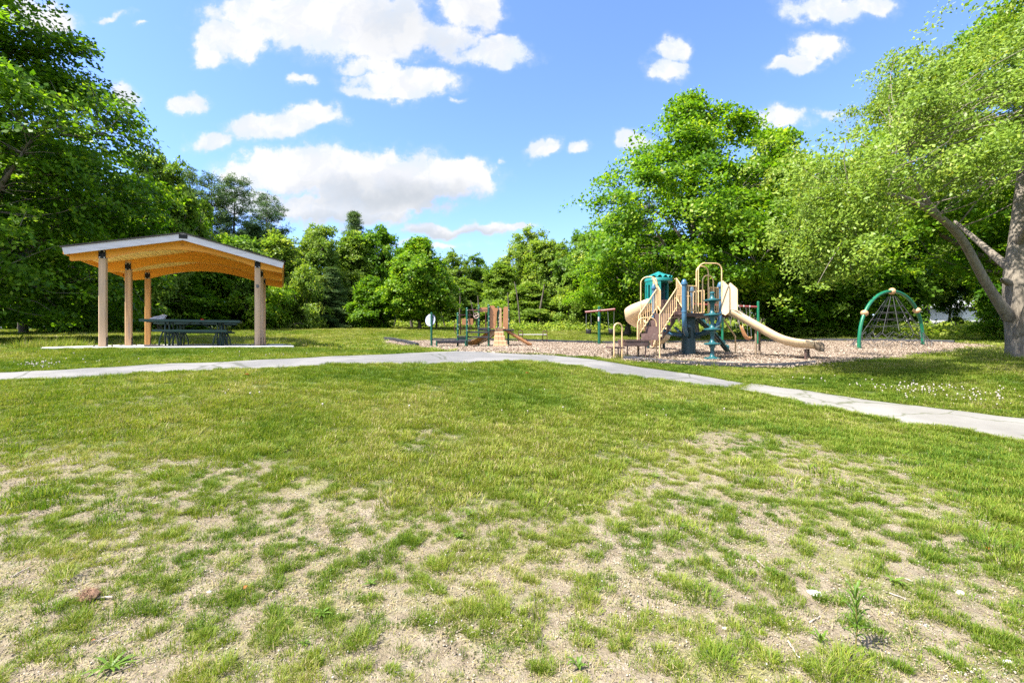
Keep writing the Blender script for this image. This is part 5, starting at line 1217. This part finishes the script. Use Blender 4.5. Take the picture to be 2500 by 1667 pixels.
# ================================================================= signs, swings, bench, arch climber
# round sign
p = pxat(1053.5, 764, 23); g = gz(p.x, p.y); root = thing('round_sign', 'round white notice board on a thin dark green post', 'sign', (p.x, p.y, g))
q = MB(); q.tube([p, Vector((p.x, p.y, g - .2))], .055, 12); q.lathe([(.056, -.01), (.05, .015), (.02, .03)], p, UP, 12); q.build('post', m_gpost, root)
dc = pxat(1051, 781.5, 23.12); dn = Vector((-.45, -.88, .12)).normalized(); q = MB(); q.lathe([(.31, -.012), (.325, -.008), (.325, .012), (.31, .016)], dc, dn, 32); fb = q.build('disc_rim', paint('navy rim', (.018, .022, .06), .4), root)
q = MB(); q.lathe([(.298, .0165), (.298, .019)], dc, dn, 32); pn = q.build('disc_face', paint('pale notice face', (.46, .50, .60), .4, .08), root)
ux = Vector((-dn.y, dn.x, 0)).normalized() * 1; uz = dn.cross(ux) * (1 if dn.cross(ux).z > 0 else -1); q = MB(); r = random.Random(5)
for k in range(9):
    h_ = .20 - .05 * k; w_ = math.sqrt(max(.0, .28 ** 2 - h_ ** 2)) * r.uniform(.55, .85); q.box(dc + dn * .0215 + uz * h_ + ux * r.uniform(-.03, .03), (w_ * 2, .022 if k else .04, .003), (ux, uz, dn))
q.build('printed_lines', paint('grey blue print', (.16, .22, .33), .5), pn)
for k in (-.07, .07): q = MB(); q.lathe([(.02, 0), (.02, .012)], dc + uz * .285 + dn * .018 + ux * k, dn, 8); q.build('bolt_cap', m_bolt, root)
# baby swing on a single post
def chain(q, a, b_, r_=.010):
    a = Vector(a); b_ = Vector(b_); n_ = max(6, int((b_ - a).length / .06)); 
    for i in range(n_):
        p0 = a.lerp(b_, i / n_); p1 = a.lerp(b_, (i + .85) / n_); q.tube([p0, p1], r_ * (1.0 if i % 2 else .7), 5)
m_chain = paint('galvanised chain', (.42, .42, .40), .4, .2, 40, .7); m_rub = paint('black rubber', (.012, .012, .013), .55, .3, 12)
m_redb = paint('dark red beam', (.15, .026, .022), .4, .2, 10)
TZ = 27.0; p = pxat(1463, 750, TZ); g = gz(p.x, p.y); root = thing('baby_swing', 'single post baby swing with two black bucket seats', 'swing', (p.x, p.y, g))
q = MB(); q.tube([p, Vector((p.x, p.y, g - .2))], .085, 14); q.lathe([(.088, 0), (.09, .02), (.06, .05)], p, UP, 14); po = q.build('post', m_gpost, root)
q = MB(); q.box(pxat(1461.5, 779, TZ) + Vector((-.02, -.088, 0)), (.07, .012, .26)); q.build('sticker', paint('white sticker', (.72, .72, .72), .4), po)
q = MB(); q.box(pxat(1461.5, 781, TZ) + Vector((-.02, -.0955, 0)), (.035, .003, .10)); q.build('sticker_mark', paint('red mark', (.5, .12, .10), .4), po)
ba, bb = pxat(1429, 762, TZ + .4), pxat(1502, 755, TZ - .4); q = MB(); q.tube([ba, bb], .065, 12); q.lathe([(.11, -.1), (.11, .1)], ba.lerp(bb, .465), (bb - ba), 12); q.build('beam', m_redb, root)
for (xa, xb, xs, ys) in ((1431.5, 1443, 1437, 806), (1484, 1499.5, 1492, 805)):
    f0_, f1_ = (xa - 1429) / 73, (xb - 1429) / 73; h0, h1 = ba.lerp(bb, f0_), ba.lerp(bb, f1_); sc_ = pxat(xs, ys, (h0.y + h1.y) / 2); dx = .15
    q = MB(); rows = []
    for i in range(5):
        f_ = i / 4; w_ = .135 + .03 * f_; rows.append([sc_ + Vector((math.cos(a_) * w_, math.sin(a_) * w_ * .8, -.20 + .26 * f_ + .03 * math.cos(2 * a_) * f_)) for a_ in [6.283 * k / 16 for k in range(16)]])
    q.sheet(rows, True); q.add(rows[0], [tuple(range(16))[::-1]])
    for sx in (-.05, .05): q.lathe([(.028, 0), (.028, .012)], sc_ + Vector((sx, -.125, -.12)), (0, -1, 0), 8)
    seat = q.build('bucket_seat', m_rub, root, solid=.02)
    q = MB(); 
    for hx, sx in ((h0, -dx), (h1, dx)): chain(q, hx, sc_ + Vector((sx, 0, .28))); 
    ch = q.build('chain', m_chain, seat)
    q = MB()
    for sx in (-dx, dx): q.tube([sc_ + Vector((sx, 0, .30)), sc_ + Vector((sx * .98, 0, .03))], .016, 6)
    q.build('chain_sleeve', m_rub, seat)
# swing set with a moulded seat behind the play structure
m_gl = paint('bright green post', (.004, .125, .060), .36, .15, 8)
WZ = 24.5; root = thing('swing_set', 'swing with a dark red beam, bright green posts and moulded tan seat', 'swing', pxat(1812, 842, WZ))
q = MB(); p = pxat(1851, 737, WZ); q.tube([p, Vector((p.x, p.y, gz(p.x, p.y) - .2))], .065, 12); q.lathe([(.067, 0), (.06, .02), (.03, .035)], p, UP, 12); q.build('post', m_gl, root)
q = MB(); p = pxat(1764, 737, WZ + 1.6); q.tube([p, Vector((p.x, p.y, gz(p.x, p.y) - .2))], .065, 12); q.build('post', m_gl, root)
ba, bb = pxat(1690, 742, WZ + 1.2), pxat(1852, 749.5, WZ); q = MB(); q.tube([ba, bb], .055, 12); bm = q.build('beam', m_redb, root)
q = MB()
for x_ in (1804, 1817, 1831): 
    p = ba.lerp(bb, (x_ - 1690) / 162); q.lathe([(.064, -.03), (.064, .03)], p, bb - ba, 12)
q.build('beam_clamp', m_chain, bm)
hs = pxat(1825, 826, WZ); rows = []
for i in range(13):
    f_ = i / 12; a = f_ * 1.5 - .35
    c = hs + Vector((-.36 + .55 * f_ ** 1.1, 0, .62 * (1 - f_) ** 2.2 - .13 * math.sin(math.pi * f_)))
    w_ = .13 + .06 * math.sin(math.pi * f_); rows.append([c + Vector((.03 * abs(k) * (1 - f_), k * w_, .10 * abs(k) ** 2)) for k in (-1, -.6, -.2, .2, .6, 1)])
q = MB(); q.sheet(rows); seat = q.build('moulded_seat', m_panel, root, solid=.05)
q = MB()
for dy in (-.18, .18): chain(q, ba.lerp(bb, .70) + Vector((0, dy, 0)), hs + Vector((-.30, dy, .45))); chain(q, ba.lerp(bb, .84) + Vector((0, dy, 0)), hs + Vector((.12, dy, .02)))
q.build('chain', m_chain, seat)
q = MB(); chain(q, ba.lerp(bb, .52), pxat(1786, 800, WZ + .6)); chain(q, ba.lerp(bb, .60), pxat(1798, 800, WZ + .6)); q.build('chain', m_chain, root)
# backless bench with arm hoops
BZ = 27.6; a, b_ = pxat(1266, 816.5, BZ), pxat(1335, 816.5, BZ); g = gz((a.x + b_.x) / 2, BZ); root = thing('park_bench', 'backless bench with a pale seat and black arm hoops beyond the mulch', 'bench', ((a.x + b_.x) / 2, BZ, g))
q = MB()
for k in range(3): q.box((a + b_) / 2 + Vector((0, -.14 + .14 * k, 0)), ((b_ - a).length * .97, .125, .04))
q.build('seat', paint('pale metal seat', (.62, .60, .58), .4, .1), root)
for e in (a, b_):
    s_ = 1 if e is a else -1; ge = gz(e.x, e.y); q = MB()
    q.tube([Vector((e.x, e.y - .2, ge - .1)), Vector((e.x, e.y - .2, e.z + .16)), Vector((e.x + s_ * .04, e.y - .2, e.z + .20)), Vector((e.x + s_ * .22, e.y - .2, e.z + .20)), Vector((e.x + s_ * .25, e.y - .2, e.z + .16)), Vector((e.x + s_ * .25, e.y - .2, e.z - .02))], .022, 8)
    q.tube([Vector((e.x + s_ * .25, e.y + .2, ge - .1)), Vector((e.x + s_ * .25, e.y + .2, e.z - .02))], .022, 8); q.tube([Vector((e.x, e.y - .2, e.z - .035)), Vector((e.x + s_ * .25, e.y + .2, e.z - .035))], .02, 8); q.build('leg', m_mahog, root)
# green arch with climbing net
AZ0, AZ1 = 19.4, 20.8; pl, pr = pxat(2097, 853, AZ0), pxat(2253, 843, AZ1); gl, gr = gz(pl.x, pl.y), gz(pr.x, pr.y); topz = pxat(2175, 711, 20.1).z
root = thing('arch_climber', 'green tubular arch climber with tan balls and a black rope net', 'climber', ((pl.x + pr.x) / 2, (pl.y + pr.y) / 2, (gl + gr) / 2))
def arc(f_):
    a = math.pi * f_; x_ = -math.cos(a); h_ = math.sin(a) ** .82
    p = Vector(pl).lerp(Vector(pr), .5 + x_ * .5); p.z = (gl * (1 - f_) + gr * f_) + (topz - (gl + gr) / 2) * h_; return p
q = MB(); P = [Vector((pl.x, pl.y, gl - .2))] + [arc(f_) for f_ in [i / 40 for i in range(41)]] + [Vector((pr.x, pr.y, gr - .2))]; q.tube(P, .068, 16); q.build('arch', m_gl, root)
m_ball = paint('tan ball clamp', (.50, .30, .15), .4, .1, 10)
for f_ in (.185, .50, .795):
    p = arc(f_); T = (arc(f_ + .01) - arc(f_ - .01)).normalized(); q = MB(); q.lathe([(.07, -.11), (.115, -.075), (.145, -.03), (.145, .03), (.115, .075), (.07, .11)], p, T if f_ != .5 else T, 18); q.build('ball_clamp', m_ball, root)
q = MB(); perp = (Vector((pr.x, pr.y, 0)) - Vector((pl.x, pl.y, 0))).normalized(); nn = Vector((-perp.y, perp.x, 0)); r = random.Random(8)
gm = (gl + gr) / 2
def netp(u, v): # u along the arch 0..1, v from ground ring (0) up to the crown (1)
    c = Vector(pl).lerp(Vector(pr), .5); half = (Vector((pr.x, pr.y, 0)) - Vector((pl.x, pl.y, 0))).length / 2 * .95
    a = 2 * math.pi * u; rad = half * (1 - v) ** .62 * (1.0 - .35 * v) + .05; return Vector((c.x, c.y, 0)) + perp * (math.cos(a) * rad) + nn * (math.sin(a) * rad * .55) + UP * (gm + .10 + .07 * math.cos(a * 6) * (1 - v) + (topz - gm - .25) * v ** 1.15)
N = 18; levels = [0, .10, .20, .30]
for i in range(N):
    for k in range(3):
        q.tube([netp(i / N, levels[k]), netp((i + .5) / N, levels[k + 1])], .010, 5); q.tube([netp((i + 1) / N, levels[k]), netp((i + .5) / N, levels[k + 1])], .010, 5)
for i in range(12): q.tube([netp(i / 12, .3), netp(i / 12, .6), netp(i / 12, .97)], .009, 5)
for v in (.42, .55, .68, .8):
    q.tube([netp(i / 24, v) for i in range(25)], .009, 5)
q.build('rope_net', paint('black rope', (.035, .035, .04), .7), root)
q = MB()
for i in range(6): a_ = netp(i / 6, .05); q.tube([a_, Vector((a_.x, a_.y, gz(a_.x, a_.y) - .05))], .01, 5)
q.build('net_anchor', m_chain, root)

# --- black plastic edging
m_edge = paint('black recycled edging', (.020, .021, .027), .55, .3, 6, dirt=(.07, .07, .08, .5))
def edging(pts, nm, label, hgt, wd):
    P = polyline([(p[0], p[1]) for p in pts], max(20, int(len(pts) * 9))); q = MB(); rows = []
    T = np.gradient(P, axis=0); T = T / np.linalg.norm(T, axis=1)[:, None]
    for (x_, y_), (tx, ty) in zip(P, T):
        g = gz(x_, y_); rows.append([Vector((x_ - ty * a * wd, y_ + tx * a * wd, g + h_)) for a, h_ in ((-.5, -.1), (-.5, hgt * .85), (-.42, hgt), (.42, hgt), (.5, hgt * .85), (.5, -.1))])
    q.sheet(rows); q.add(rows[0], [tuple(range(6))]); q.add(rows[-1], [tuple(range(6))[::-1]])
    o = q.build(nm, m_edge); tag(o, label, 'edging'); return o
edging([at(*p) for p in [(1522, 880), (1560, 883), (1650, 891), (1780, 897), (1900, 899), (1990, 893)]], 'border_edging', 'curved black edging in front of the large play structure', .13, .12)
edging([(p.x, p.y) for p in mul_back[1:8]], 'border_edging', 'long black edging along the back of the mulch', .16, .12)
edging([(p.x, p.y) for p in [pxat(940, 838, 26.4), pxat(985, 840, 24.6), pxat(1019, 846, 22.6)]], 'border_edging', 'short black edging timber at the left corner of the mulch', .20, .16)
# --- white house behind the trees on the right
HZ = 54; a, b_ = pxat(2272, 815, HZ), pxat(2392, 815, HZ); g = gz((a.x + b_.x) / 2, HZ); root = thing('white_house', 'low white house glimpsed between the trees behind the arch climber', 'house', ((a.x + b_.x) / 2, HZ + 3, g))
W_ = 7.4; c = Vector(((a.x + b_.x) / 2 + .4, HZ + 3, g)); m_wall = paint('white siding', (.74, .74, .76), .6, .06, 2); q = MB(); q.box(c + UP * 1.3, (W_, 6, 3.0)); q.build('wall', m_wall, root)
q = MB(); q.prism([c + Vector((-W_ / 2 - .4, -3.4, 2.75)), c + Vector((-W_ / 2 - .4, 0, 4.6)), c + Vector((-W_ / 2 - .4, 3.4, 2.75)), c + Vector((-W_ / 2 - .4, 3.4, 2.6)), c + Vector((-W_ / 2 - .4, 0, 4.42)), c + Vector((-W_ / 2 - .4, -3.4, 2.6))], Vector((W_ + .8, 0, 0))); q.build('roof', paint('grey roof', (.28, .29, .31), .8), root)
# ================================================================= small things on the ground
def gp(px, py, lift=0.0):
    p = at(px, py, 1.2); z = gz(*p) + (fbm(p[0] * 2.6, p[1] * 2.6, 12, 3) - .5) * .05 * sstep(9, 5, p[1]); return Vector((p[0], p[1], float(z) + lift))
m_weed = leafmat('weed leaf', [(0, (.055, .12, .012)), (.5, (.10, .18, .02)), (1, (.17, .25, .04))], .35, .45, .3)
m_stick = paint('bleached twig', (.34, .29, .24), .8, .35, 30); m_dstick = paint('dark twig', (.10, .08, .065), .8, .35, 30); m_stone = paint('white stone', (.62, .60, .57), .8, .12, 20); m_gstone = paint('grey stone', (.30, .31, .34), .8, .2, 20)
def blade_leaf(V, Q, o, az, L, w_, lift, seg=4, fold=.25):
    d = np.array([math.cos(az), math.sin(az), 0]); s_ = np.array([-d[1], d[0], 0]); b0 = len(V)
    for i in range(seg + 1):
        f_ = i / seg; hw = w_ * math.sin(math.pi * min(.999, .12 + .86 * f_)) * .5; c = np.array(o) + d * (L * f_) + np.array([0, 0, lift * math.sin(f_ * 2.2) * L])
        V += [c - s_ * hw + np.array([0, 0, hw * fold]), c, c + s_ * hw + np.array([0, 0, hw * fold])]
    for i in range(seg):
        for k in (0, 1): Q.append([b0 + 3 * i + k, b0 + 3 * i + k + 1, b0 + 3 * i + k + 4, b0 + 3 * i + k + 3])
def rosette(px, py, size, n, label, seed, lift=.35, wd=.22):
    p = gp(px, py); r = random.Random(seed); root = thing('broadleaf_weed', label, 'weed', p, 'broad leaved weeds in the bare patches'); V = []; Q = []
    for k in range(n): blade_leaf(V, Q, (0, 0, .004), 6.283 * k / n + r.uniform(-.3, .3), size * r.uniform(.6, 1.1), size * wd * r.uniform(.8, 1.2), lift * r.uniform(.5, 1.4))
    link('leaves', np_mesh('leaves', np.array(V), np.array(Q), tint=np.array([r.uniform(.3, .8) for _ in Q]), mat=m_weed, smooth=True), root)
    q = MB(); q.lathe([(.004, -.02), (.005, .0), (.003, .012)], p, UP, 8); q.build('stem', m_weed, root)
for a in [(785, 1507, .075, 9, 'star shaped weed on pale sand near the bottom, left of middle', 1), (270, 1628, .13, 13, 'largest weed, long flat leaves at the bottom left', 2, .25, .14), (745, 1573, .05, 7, 'tiny weed below the star shaped weed', 3),
          (905, 1425, .07, 7, 'weed on sand left of the fork of dead twigs', 4), (1118, 1318, .07, 8, 'dark green weed beside a bare patch in the middle', 5), (1150, 1262, .08, 8, 'spreading weed just behind the dark green weed', 6),
          (1412, 1640, .075, 7, 'upright weed at the bottom edge, middle of the photo', 7, .8), (1460, 1452, .05, 6, 'small weed beside the upright dark stick', 8, .7), (2003, 1580, .075, 8, 'upright leafy weed left of the tall stemmed weed', 9, .9),
          (1668, 1294, .07, 8, 'bright weed among tufts right of the middle', 10), (1600, 1168, .08, 9, 'weed in the middle distance right of centre', 11), (1885, 1418, .07, 7, 'low weed above the flat white stone', 12), (2185, 1430, .09, 9, 'yellowish spreading weed left of the round white stone', 13), (805, 1401, .05, 7, 'yellow-green weed near the middle left', 14)]:
    rosette(a[0], a[1], a[2] * .78, *a[3:])
# tall stemmed weed
p = gp(2088, 1588); root = thing('tall_weed', 'tall single stemmed weed with narrow leaves at lower right', 'weed', p); q = MB(); r = random.Random(4); H_ = .235
q.tube([p + UP * -.01, p + UP * .1 + Vector((.008, 0, 0)), p + UP * H_ + Vector((.0, 0, 0))], [.0032, .0028, .0016], 8); q.build('stem', paint('weed stem', (.14, .12, .03), .6), root); V = []; Q = []
for k in range(30):
    f_ = k / 29; blade_leaf(V, Q, (.006 * math.sin(f_ * 3), 0, H_ * (.22 + .78 * f_)), k * 2.4, .05 + .022 * math.sin(f_ * 3) , .010, .35 + .9 * f_, 4)
link('leaves', np_mesh('leaves', np.array(V), np.array(Q), tint=np.array([r.uniform(.2, .7) for _ in Q]), mat=m_weed, smooth=True), root)
# stones
def stone(px, py, rx, ry, rz, m, label, seed, name='stone'):
    p = gp(px, py); r = random.Random(seed); q = MB(); rows = []; ph = [r.uniform(0, 6) for _ in range(4)]; a0 = r.uniform(0, 3)
    for i in range(7):
        e = -1.2 + 2.5 * i / 6; e = min(e, 1.45); rows.append([p + Vector((math.cos(a + a0) * rx * math.cos(e) * (1 + .14 * math.sin(2 * a + ph[0]) + .1 * math.sin(3 * a + ph[1])), math.sin(a + a0) * ry * math.cos(e) * (1 + .12 * math.sin(3 * a + ph[2])), rz * math.sin(e) * (1 + .1 * math.sin(a + ph[3])) + rz * .2)) for a in [6.283 * k / 14 for k in range(14)]])
    q.sheet(rows, True); q.add(rows[-1], [tuple(range(14))], True); o = q.build(name, m); tag(o, label, 'stone'); return o
stone(1988, 1452, .042, .034, .006, m_stone, 'broad flat white stone set in the bare earth', 1); stone(2345, 1461, .019, .016, .013, m_stone, 'round white stone lying on dead grass at right', 2); stone(2459, 1615, .026, .010, .009, m_stone, 'long narrow white stone near the bottom right corner', 3)
stone(2261, 1531, .013, .010, .007, m_gstone, 'small bluish grey stone below the round white stone', 4); stone(432, 1511, .010, .008, .006, m_gstone, 'little grey stone beside the trail of bare sand', 5); stone(1770, 1535, .015, .010, .006, m_stone, 'small white stone fragment below the big grass clump', 6); stone(511, 1445, .014, .009, .006, m_stone, 'small pale stone above the star shaped weed', 7)
# root clump: a fibrous clod with its stub
m_clod = paint('fibrous clod', (.20, .115, .068), .95, .4, 60); p = gp(218, 1478); root = thing('root_clod', 'brown fibrous root clod with a pale stub at lower left', 'root clod', p); q = MB(); r = random.Random(9); rows = []
for i in range(8):
    e = -1.3 + 2.75 * i / 7; rows.append([p + Vector((math.cos(a) * .048 * math.cos(e) * r.uniform(.82, 1.18), math.sin(a) * .032 * math.cos(e) * r.uniform(.8, 1.2), .030 * math.sin(e) * r.uniform(.85, 1.15) + .020 + .010 * math.cos(a - .5))) for a in [6.283 * k / 16 for k in range(16)]])
q.sheet(rows, True, smooth=False)
for k in range(120):
    a = r.uniform(0, 6.283); e = r.uniform(-.4, 1.4); c = p + Vector((math.cos(a) * .046 * math.cos(e), math.sin(a) * .030 * math.cos(e), .030 * math.sin(e) + .022)); q.tube([c, c + Vector((r.uniform(-.02, .02), r.uniform(-.02, .02), r.uniform(-.005, .014))), c + Vector((r.uniform(-.03, .03), r.uniform(-.03, .03), r.uniform(-.012, .01)))], [.0010, .0009, .0005], 4, False)
q.build('clod', m_clod, root); q = MB(); q.tube([p + Vector((.035, 0, .012)), p + Vector((.075, .006, .012)), p + Vector((.115, .010, .010))], [.006, .0055, .004], 8); q.build('stub', m_stick, root)
# sticks
def stick(a, b_, rad, m, label, seed):
    A_, B_ = gp(*a, rad * 1.6), gp(*b_, rad * 1.6); r = random.Random(seed); L = (B_ - A_).length; q = MB(); P = []
    for i in range(7):
        f_ = i / 6; P.append(A_.lerp(B_, f_) + Vector((r.uniform(-1, 1), r.uniform(-1, 1), 0)) * L * .035 * (0 < i < 6) + UP * (r.uniform(0, 1) * rad * .8))
    q.tube(P, [rad * (1 - .45 * i / 6) * r.uniform(.9, 1.12) for i in range(7)], 7)
    if L > .09: c = P[3]; q.tube([c, c + (B_ - A_) * .16 + Vector((r.uniform(-.2, .2), r.uniform(-.2, .2), 0)) * L * .5], [rad * .55, rad * .3], 5)
    o = q.build('stick', m); tag(o, label, 'stick', 'sticks lying on the bare ground')
for a in [((268, 1664), (368, 1627), .0035, m_dstick, 'long dark twig at the bottom left edge'), ((1303, 1450), (1302, 1526), .0042, m_dstick, 'dark stick pointing at the viewer, bottom middle'), ((1924, 1572), (1947, 1609), .0045, m_stick, 'straight grey stick left of the tall stemmed weed'),
          ((30, 1424), (72, 1402), .0045, m_stick, 'bleached stick near the left edge'), ((447, 1551), (489, 1536), .003, m_dstick, 'short dark twig on the bare sand at left'), ((2196, 1414), (2230, 1428), .004, m_stick, 'pale stick beside the yellowish weed'),
          ((1040, 1434), (1058, 1451), .004, m_stick, 'pale chip-like stick in the middle of the bare ground'), ((918, 1612), (921, 1650), .003, m_dstick, 'thin dark stick near the bottom, left of middle'), ((1848, 1382), (1866, 1396), .005, m_stick, 'stubby white stick above the big white stone'), ((372, 1243), (402, 1230), .005, m_stick, 'pale forked stick in the middle distance at left'),
          ((1410, 1234), (1448, 1235), .005, m_stick, 'white stick lying level right of centre'), ((225, 1583), (312, 1545), .0028, m_stick, 'slender reddish stem lying along the sandy trail'), ((1976, 1518), (2004, 1500), .004, m_stick, 'bent grey stick below the flat white stone'), ((2170, 1455), (2212, 1472), .004, m_stick, 'grey stick left of the round white stone'), ((1540, 1172), (1556, 1205), .005, m_stick, 'thin pale stick left of the middle distance weed')]:
    stick(*a, seed=int(a[0][0]))
# fallen leaves
m_dleaf = leafmat('dry leaf', [(0, (.30, .09, .02)), (1, (.42, .16, .05))], .25, .5, .3, (1.1, .9, .7))
for px, py, s_, lb in ((1292, 915, .09, 'curled orange-brown leaf on the grass near the path bend'), (612, 921, .10, 'reddish dead leaf on the grass beside the left path'), (2410, 1352, .035, 'small rust leaf on bare sand near the right edge'), (596, 1452, .030, 'small orange leaf on the sandy trail at left'), (2062, 1605, .022, 'tiny rust leaf below the tall stemmed weed'), (222, 1584, .016, 'tiny red-brown leaf scrap on the pale sand at left')):
    p = gp(px, py, .012 + s_ * .1); V = []; Q = []; blade_leaf(V, Q, (0, 0, 0), px * 1.7, s_, s_ * .62, .25, 5, .6); o = link('fallen_leaf', np_mesh('fallen_leaf', np.array(V), np.array(Q), tint=np.full(len(Q), .5), mat=m_dleaf, smooth=True), None, p); tag(o, lb, 'leaf', 'dead leaves on the ground')
# ------------------------------------------------ bigger clumps, seed heads, clover
clump_t = source_collection('grass_clumps', [tuft('grass_clump', 260, .10, .07, .17, .0034, .85, 500 + i, dead=.10) for i in range(4)] + [tuft('grass_clump', 120, .05, .10, .20, .0034, .45, 510 + i, dead=.2) for i in range(3)])
tall_t = source_collection('tall_grass_clumps', [tuft('tall_grass_clump', 60, .16, .22, .50, .012, .35, 520 + i, dead=.25) for i in range(5)])
cps = [(362, 1560, .62, 5), (1715, 1462, 1.0, 0), (1655, 1440, .8, 1), (2420, 1340, 1.35, 2), (2470, 1385, 1.2, 3), (2300, 1300, .9, 0), (1500, 1290, .8, 1), (1060, 1395, .8, 2), (430, 1430, .8, 3), (560, 1385, .7, 1), (700, 1090, 1.2, 0), (640, 1105, 1.0, 2), (780, 1140, .9, 3), (2060, 1640, .9, 1), (2010, 1660, .8, 2), (1750, 1640, .8, 0), (150, 1420, .8, 2), (120, 1590, .7, 0), (880, 1590, .8, 3), (540, 1640, .7, 1), (2160, 1360, .7, 2), (1960, 1340, .8, 3), (2240, 1290, .8, 1), (1770, 1250, .8, 0), (1950, 1230, .9, 1), (1840, 1180, .9, 2), (400, 1540, .5, 4), (2480, 1270, 1.2, 1)]
P = np.array([list(gp(a, b_)) for a, b_, _, _ in cps]); n = len(cps)
scatter('grass_clumps', P, np.stack([rng.normal(0, .1, n), rng.normal(0, .1, n), rng.uniform(0, 6.28, n)], 1), np.array([[c_, c_, c_ * .8] for _, _, c_, _ in cps]) * .95, np.array([k for _, _, _, k in cps]), np.clip(rng.normal(.45, .13, n), 0, 1), clump_t, 'larger shaggy grass clumps on the worn ground')
pts = []
for (s0_, s1_, t0_, t1_, n_) in ((-1.9, -1.02, -.2, 3.2, 60), (-1.2, .0, 5.45, 6.2, 40), (0.2, 4.2, 5.5, 6.3, 26), (4.7, 5.3, -.3, 1.2, 26)):
    for _ in range(n_):
        p = pav(rng.uniform(s0_, s1_), rng.uniform(t0_, t1_)); pts.append((p[0], p[1], rng.uniform(.45, 1.0)))
for (px, py, w_, h_, n_, sz) in ((1600, 884, 60, 4, 10, .35), (1730, 893, 60, 4, 14, .4), (1690, 884, 30, 3, 6, .35), (1860, 897, 40, 4, 6, .35), (2440, 872, 60, 8, 60, .6), (2360, 862, 60, 5, 30, .5), (1518, 877, 22, 4, 7, .5), (1030, 851, 40, 2, 8, .35)):
    for _ in range(n_):
        p = at(px + rng.normal(0, w_ * .5), py + rng.normal(0, h_ * .5), 6, 30); pts.append((p[0], p[1], sz * rng.uniform(.6, 1.2)))
pts = np.array(pts); n = len(pts)
scatter('tall_grass', np.stack([pts[:, 0], pts[:, 1], gz(pts[:, 0], pts[:, 1])], 1), np.stack([rng.normal(0, .1, n), rng.normal(0, .1, n), rng.uniform(0, 6.28, n)], 1), np.stack([pts[:, 2]] * 3, 1), rng.integers(0, 5, n), np.clip(rng.normal(.55, .12, n), 0, 1), tall_t, 'tall seeding grass left uncut around the slab, edging and trunk')
q = MB(); q.lathe([(.001, 0), (.0018, .05)], (0, 0, 0), UP, 5); q.lathe([(.002, .05), (.010, .054), (.013, .062), (.010, .071), (.003, .075)], (0, 0, 0), UP, 8)
me = bpy.data.meshes.new('clover_head'); me.from_pydata(q.v, [], q.f); me.update(); me.materials.append(paint('clover white', (.42, .37, .32), .8, .1, 60))
cl_t = source_collection('clover_heads', [me]); pts = []
for (px, py, sx, sy, n_) in ((2270, 958, 110, 11, 75), (2400, 978, 110, 14, 45), (2180, 945, 90, 8, 20), (95, 897, 36, 5, 34), (180, 885, 140, 12, 20), (640, 870, 130, 8, 12), (600, 962, 60, 10, 4), (1250, 985, 500, 40, 14), (2000, 930, 160, 14, 12)):
    for _ in range(n_):
        p = at(px + rng.normal(0, sx * .6), py + rng.normal(0, sy * .7), 4, 30); 
        if open_ground(np.array([p[0]]), np.array([p[1]]))[0]: pts.append(p)
pts = np.array(pts); n = len(pts); s_ = rng.uniform(.55, 1.1, n)
scatter('clover_flowers', np.stack([pts[:, 0], pts[:, 1], gz(pts[:, 0], pts[:, 1]) + .012], 1), np.stack([rng.normal(0, .2, n), rng.normal(0, .2, n), rng.uniform(0, 6.28, n)], 1), np.stack([s_] * 3, 1), np.zeros(n, int), np.zeros(n), cl_t, 'white clover flowers sprinkled through the lawn')
# loose wood chips over the mulch
def chips(nm, n, half, seed):
    r = np.random.default_rng(seed); c = np.stack([r.uniform(-half, half, n), r.uniform(-half, half, n), r.uniform(.0, .03, n)], 1); nn = unit(r.normal(0, .45, (n, 3)) + np.array([0, 0, 1.0])); a = unit(np.cross(nn, r.normal(0, 1, (n, 3)))); b_ = np.cross(nn, a); L = r.uniform(.010, .028, n)[:, None]; w_ = r.uniform(.004, .010, n)[:, None]
    V = np.stack([c - a * L - b_ * w_, c + a * L - b_ * w_, c + a * L * .9 + b_ * w_, c - a * L * .9 + b_ * w_], 1).reshape(-1, 3); return np_mesh(nm, V, np.arange(n * 4).reshape(-1, 4), tint=r.uniform(0, 1, n), mat=m_chip)
m_chip, t, b, _ = material('loose wood chip'); a = t.attr('tint').outputs['Fac']; t.put(b.inputs['Base Color'], t.ramp(a, [(0, (.16, .115, .08)), (.4, (.27, .205, .15)), (.75, (.35, .28, .21)), (1, (.43, .36, .29))])); b.inputs['Roughness'].default_value = .9
ch_t = source_collection('chip_patches', [chips('chip_patch', 240, .45, 600 + i) for i in range(6)])
x = rng.uniform(-9, 24, 5200); y = 11.5 + 18 * rng.uniform(0, 1, 5200) ** 1.4; k = inpoly(x, y, mb_ * .99 + cen * .01); x = x[k]; y = y[k]; n = len(x)
scatter('wood_chips', np.stack([x, y, gz(x, y) + .022], 1), np.stack([rng.normal(0, .04, n), rng.normal(0, .04, n), rng.uniform(0, 6.28, n)], 1), np.ones((n, 3)), rng.integers(0, 6, n), np.zeros(n), ch_t, 'loose wood chips covering the playground')
